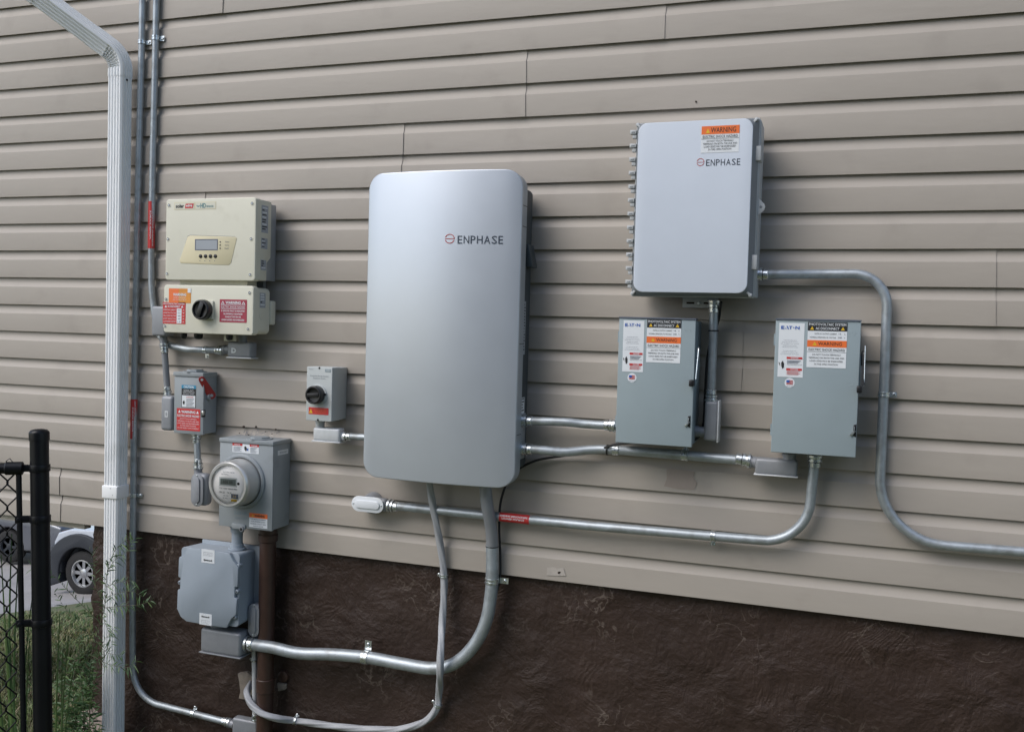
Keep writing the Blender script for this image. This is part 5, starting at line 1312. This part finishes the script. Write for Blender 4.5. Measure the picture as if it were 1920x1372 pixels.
weed('weed', 'tall thin weed with narrow leaves climbing in front of the white downspout', [
    ([(168, 1450, 0), (168, 1330, 0), (172, 1228, 0), (196, 1139, 0), (201, 1072, 0), (217, 1030, 0), (244, 1006, .01)], .0022, True),
    ([(196, 1139, 0), (225, 1136, -.01), (262, 1133, -.02), (285, 1125, -.02)], .0014, True),
    ([(199, 1100, 0), (220, 1092, -.01), (250, 1088, -.02)], .0012, True),
    ([(201, 1072, 0), (215, 1050, -.01), (236, 1035, -.02), (252, 1010, -.02)], .0012, True),
    ([(186, 1165, 0), (150, 1130, -.03), (128, 1108, -.05), (96, 1075, -.08), (60, 1062, -.1)], .0014, True),
    ([(180, 1200, 0), (160, 1180, -.03), (130, 1150, -.05), (102, 1110, -.08)], .0012, True),
    ([(172, 1228, 0), (205, 1245, -.02), (240, 1250, -.03), (255, 1240, -.03)], .0013, True),
    ([(190, 1150, 0), (202, 1180, -.02), (210, 1210, -.03)], .0012, True),
    ([(170, 1290, 0), (140, 1285, -.03), (100, 1280, -.05), (55, 1288, -.08)], .0012, True),
    ([(168, 1330, 0), (180, 1270, -.02), (188, 1215, -.03), (214, 1175, -.04)], .0014, True),
    ([(170, 1290, 0), (150, 1235, -.03), (152, 1190, -.04), (170, 1140, -.05)], .0014, True),
    ([(196, 1139, 0), (180, 1100, -.02), (178, 1062, -.02), (168, 1030, -.03)], .0013, True),
    ([(180, 1200, 0), (200, 1222, -.02), (228, 1228, -.03)], .0012, True),
    ([(196, 1120, 0), (220, 1112, -.01), (246, 1108, -.02), (268, 1118, -.02)], .0012, True),
], -.17, 21, L0=(.022, .045), gap=.0085, wd=.0045)
cl = []
rw = random.Random(31)
for k in range(20):
    bx = rw.uniform(125, 178); by = rw.uniform(1420, 1470); tx_ = bx + rw.uniform(-38, 30); ty = rw.uniform(1215, 1372)
    cl.append(([(bx, by, rw.uniform(-.05, .05)), ((bx + tx_) / 2 + rw.uniform(-8, 8), (by + ty) / 2, rw.uniform(-.06, .02)), (tx_, ty, rw.uniform(-.1, .0))], .0016, True))
weed('weed', 'dense clump of leafy green weeds at the foot of the house corner', cl, -.12, 5, L0=(.03, .06), gap=.010, wd=.008)
def tall_grass():
    mb = MB(); r = random.Random(9); base = PD(20, 1420, 2.7)
    t = thing('weed', 'tuft of long upright grass blades behind the chain-link fence', 'weed', V(base.x - .2, base.y + .45, gz(base.x - .2, base.y + .45)))
    y0 = .0
    for (a0, b0, a1, b1, wd) in ((30, 1372, 2, 1040, .012), (24, 1372, 22, 1000, .014), (28, 1380, 34, 1052, .011), (10, 1372, -8, 1090, .012), (40, 1372, 12, 1180, .010), (48, 1372, 55, 1200, .008), (5, 1372, 20, 1210, .009), (15, 1372, -6, 1230, .009), (60, 1380, 44, 1260, .008), (102, 1390, 112, 1150, .007), (112, 1390, 128, 1190, .007), (96, 1390, 98, 1230, .006), (118, 1395, 140, 1240, .006), (126, 1395, 118, 1215, .006), (36, 1385, 60, 1120, .008)):
        yy = -.45 + r.uniform(-.1, .1); a = P(a0, b0, yy); b = P(a1, b1, yy - .03); K = 8; pts = []
        a.z = gz(a.x, a.y) if a.z > gz(a.x, a.y) else a.z
        mid = a.lerp(b, .5) + V(r.uniform(-.03, .03), 0, 0)
        for k in range(K + 1):
            s = k / K; c = a * (1 - s) ** 2 + mid * 2 * s * (1 - s) + b * s * s; ww = wd * (1 - s ** 2.2) * .5 + .0004
            pts += [c - V(ww, 0, 0), c + V(0, -.002, 0), c + V(ww, .002, 0)]
        fs = []
        for k in range(K): o = k * 3; fs += [(o, o + 1, o + 4, o + 3), (o + 1, o + 2, o + 5, o + 4)]
        mb.use('leaf_light' if r.random() < .5 else 'leaf').add(pts, fs)
    mb.build('blades', t, smooth=80)
tall_grass()

# ---------------------------------------------------------------- vehicles in the driveway
def wheel(parent, c, R, wd, sgn=-1, spokes=8, rimr=.58, rm='rim'):
    "wheel with its axle along y; sgn -1 faces the camera side"
    w_ = MB().use('tyre').lathe(c, (0, sgn, 0), [(-wd * .5, R * .62), (-wd * .5, R * .85), (-wd * .38, R * .985), (-wd * .1, R), (wd * .1, R), (wd * .38, R * .985), (wd * .5, R * .86), (wd * .48, R * .64), (wd * .3, R * .6)], 40).build('wheel', parent, smooth=50)
    mb = MB().use(rm).lathe(c, (0, sgn, 0), [(wd * .30, R * rimr * 1.05), (wd * .46, R * rimr * 1.07), (wd * .47, R * rimr * .98), (wd * .30, R * rimr * .90), (wd * .2, R * rimr * .86)], 36)
    mb.lathe(c, (0, sgn, 0), [(wd * .18, R * .2), (wd * .36, R * .19), (wd * .40, R * .12), (wd * .41, .001)], 20)
    mb.use('ink').lathe(c, (0, sgn, 0), [(wd * .10, R * rimr * .95), (wd * .12, .001)], 24); mb.use(rm)
    for k in range(spokes):
        a = 2 * PI * k / spokes; u = V(math.cos(a), 0, math.sin(a)); s = V(-math.sin(a), 0, math.cos(a)); y_ = c + V(0, sgn * wd * .27, 0)
        mb.obox(y_ + u * (R * rimr * .55), u, s, V(0, 1, 0), R * rimr * .38, R * .075, wd * .06)
    mb.build('rim', w_, smooth=40)
    return w_
def arch_profile(pts_top, x_list, R, zc, zbot):
    "bottom edge with wheel arches cut out, running right to left"
    out = []
    for xc_ in x_list:
        a0 = math.asin(max(-1, min(1, (zbot - zc) / R)))
        for k in range(17):
            a = a0 + (PI - 2 * a0) * k / 16; out.append((xc_ + R * math.cos(a), zc + R * math.sin(a)))
    return pts_top + out
def build_truck():
    wc = PD(158, 1076, 15.5); R = .375; gx = wc.x; y0 = wc.y; g = gz(wc.x, wc.y) + .03
    zc = g + R
    t = thing('pickup_truck', 'white pickup truck with dark grey wheel flare and alloy wheel, half hidden by the house', 'truck', (wc.x + 1.4, y0 + .9, g))
    x = wc.x; W = 1.85
    f = -.60                              # nose, x offset from the front wheel
    top = [(f, .50), (f + .01, .86), (f + .10, 1.02), (f + .35, 1.10), (1.0, 1.18), (1.15, 1.22), (3.05, 1.22), (3.1, 1.20), (4.72, 1.20), (4.75, .5)]
    prof = [(x + a, g + b) for a, b in top]
    bottom = []
    for xc_ in (3.55, 0.0):
        Ra = R + .10; zb_ = g + .5; a0 = math.asin((zb_ - zc) / Ra)
        for k in range(19):
            a = a0 + (PI - 2 * a0) * k / 18; bottom.append((x + xc_ + Ra * math.cos(a), zc + Ra * math.sin(a)))
    pr_ = prof + bottom
    MB().use('truck_white').prism_xz(pr_, y0 - .06, y0 + W).build('body', t, bevel=.03, seg=3)
    MB().use('ink').box(x + f + .2, x + 4.6, y0 + .25, y0 + W - .2, g + .32, g + .62).build('underbody', t)
    cab = [(x + .95, g + 1.2), (x + 1.55, g + 1.72), (x + 2.9, g + 1.74), (x + 3.05, g + 1.2)]
    cabm = MB().use('truck_white').prism_xz(cab, y0 + .1, y0 + W - .16).build('cab', t, bevel=.05, seg=3)
    gl = MB().use('car_glass').prism_xz([(x + 1.12, g + 1.24), (x + 1.6, g + 1.66), (x + 2.1, g + 1.67), (x + 2.1, g + 1.24)], y0 + .09, y0 + .12); gl.build('window', cabm)
    gl = MB().use('car_glass').prism_xz([(x + 2.18, g + 1.24), (x + 2.18, g + 1.67), (x + 2.82, g + 1.67), (x + 2.95, g + 1.24)], y0 + .09, y0 + .12); gl.build('window', cabm)
    # flares and bumper
    for xc_, nm in ((0.0, 'wheel_flare'), (3.55, 'wheel_flare')):
        pts_o = []; pts_i = []
        for k in range(25):
            a = -.42 + (PI + .84) * k / 24; pts_o.append((x + xc_ + (R + .29) * math.cos(a) * (1.08 if math.cos(a) < 0 else 1), zc + (R + .30) * math.sin(a))); pts_i.append((x + xc_ + (R + .075) * math.cos(a), zc + (R + .075) * math.sin(a)))
        MB().use('truck_trim').prism_xz(pts_o + pts_i[::-1], y0 - .11, y0 + .10).build(nm, t, bevel=.02, seg=3)
    MB().use('truck_trim').box(x + f - .05, x + f + .18, y0 - .08, y0 + W, g + .34, g + .80).build('bumper', t, bevel=.04, seg=3)
    MB().use('ink').box(x + .78, x + .785, y0 - .064, y0 - .055, g + .55, g + 1.14).build('door_gap', t)
    for s_ in (0, 1): MB().use('lamp_clear').box(x + f - .01, x + f + .12, y0 + .06 + s_ * 1.35, y0 + .38 + s_ * 1.35, g + .78, g + .94).build('headlight', t, bevel=.02)
    for xc_ in (0, 3.55):
        wheel(t, V(x + xc_, y0 + .07, zc), R, .25, -1, 8); wheel(t, V(x + xc_, y0 + W - .12, zc), R, .25, 1, 6)
build_truck()
def build_car():
    b = PD(113, 1078, 18.2); x = b.x; y0 = b.y; g = gz(x - .8, y0) + .03; W = 1.8; R = .33
    t = thing('parked_car', 'dark grey car parked on the driveway seen through the fence', 'car', (x - 2.2, y0 + .9, g))
    top = [(0, .45), (.02, .92), (-.45, 1.02), (-1.5, 1.05), (-3.3, 1.02), (-4.3, .86), (-4.55, .7), (-4.6, .4)]
    pts = [(x + a, g + b_ - .08) for a, b_ in top]; zc = g + R; bot = []
    for xc_ in (-3.75, -1.35):
        Ra = R + .06; zb_ = g + .28; a0 = math.asin((zb_ - zc) / Ra)
        for k in range(15): a = (PI - a0) - (PI - 2 * a0) * k / 14; bot.append((x + xc_ + Ra * math.cos(a), zc + Ra * math.sin(a)))
    MB().use('car_grey').prism_xz(pts + bot, y0, y0 + W).build('body', t, bevel=.05, seg=3)
    cb_ = [(-.25, 1.0), (-.85, 1.42), (-2.5, 1.45), (-3.35, .98)]
    cab = MB().use('car_grey').prism_xz([(x + a, g + b_ - .08) for a, b_ in cb_], y0 + .14, y0 + W - .14).build('cabin', t, bevel=.05, seg=3)
    for w_ in ([(-.55, 1.02), (-.95, 1.36), (-1.55, 1.38), (-1.55, 1.0)], [(-1.65, 1.0), (-1.65, 1.38), (-2.45, 1.38), (-3.05, 1.0)]):
        MB().use('car_glass').prism_xz([(x + a, g + b_ - .08) for a, b_ in w_], y0 + .125, y0 + .16).build('window', cab)
    MB().use('ink').box(x - 4.4, x - .2, y0 + .2, y0 + W - .2, g + .2, g + .5).build('underbody', t)
    MB().use('tail_red').box(x - .05, x + .025, y0 + .03, y0 + .35, g + .62, g + .78).build('tail_light', t, bevel=.01)
    for xc_ in (-1.35, -3.75): wheel(t, V(x + xc_, y0 + .1, zc), R, .2, -1, 5, .58, 'truck_trim'); wheel(t, V(x + xc_, y0 + W - .1, zc), R, .2, 1, 5)
build_car()

# ---------------------------------------------------------------- unseen house added behind the camera for dark reflections in the metal covers
def build_reflection_house():
    x0, x1, y0, y1, zb, zt = -4.7, 8.5, -17.5, -9.5, GZ, 4.6
    mat('reflection_house_siding', (0.27, 0.275, 0.28), 0.7, var=0.08, vs=3)
    mat('roof_shingle', (0.07, 0.065, 0.06), 0.9, var=0.2, vs=20)
    t = thing('house', 'unseen pale grey house added behind the camera for the metal covers to reflect', 'house', ((x0 + x1) / 2, y1, zb))
    mb = MB().use('reflection_house_siding'); z = zb + .4; prof = []
    while z < zt: prof += [(y1 + .012, z), (y1, z + .149)]; z += .15
    pts = [(0, y, z_) for y, z_ in prof] + [(0, y0, zt), (0, y0, zb + .4)]
    mb.prism(pts, V(x0, 0, 0), V(x1, 0, 0)); mb.build('wall', t, smooth=20)
    MB().use('concrete').box(x0 + .05, x1 - .05, y0 + .05, y1 - .03, zb - .3, zb + .4).build('foundation', t)
    MB().use('roof_shingle').prism([(x0 - .4, 0, zt), (x1 + .4, 0, zt), ((x0 + x1) / 2, 0, zt + 2.6)], V(0, y0 - .4, 0), V(0, y1 + .4, 0)).build('roof', t)
    for wx in (1.2, 4.2, 7.6):
        f = MB().use('truck_white').box(wx - .5, wx + .5, y1 + .013, y1 + .05, 1.0, 2.3).build('window', t)
        MB().use('car_glass').box(wx - .43, wx + .43, y1 + .051, y1 + .055, 1.07, 1.63).box(wx - .43, wx + .43, y1 + .051, y1 + .055, 1.68, 2.23).build('pane', f)
build_reflection_house()
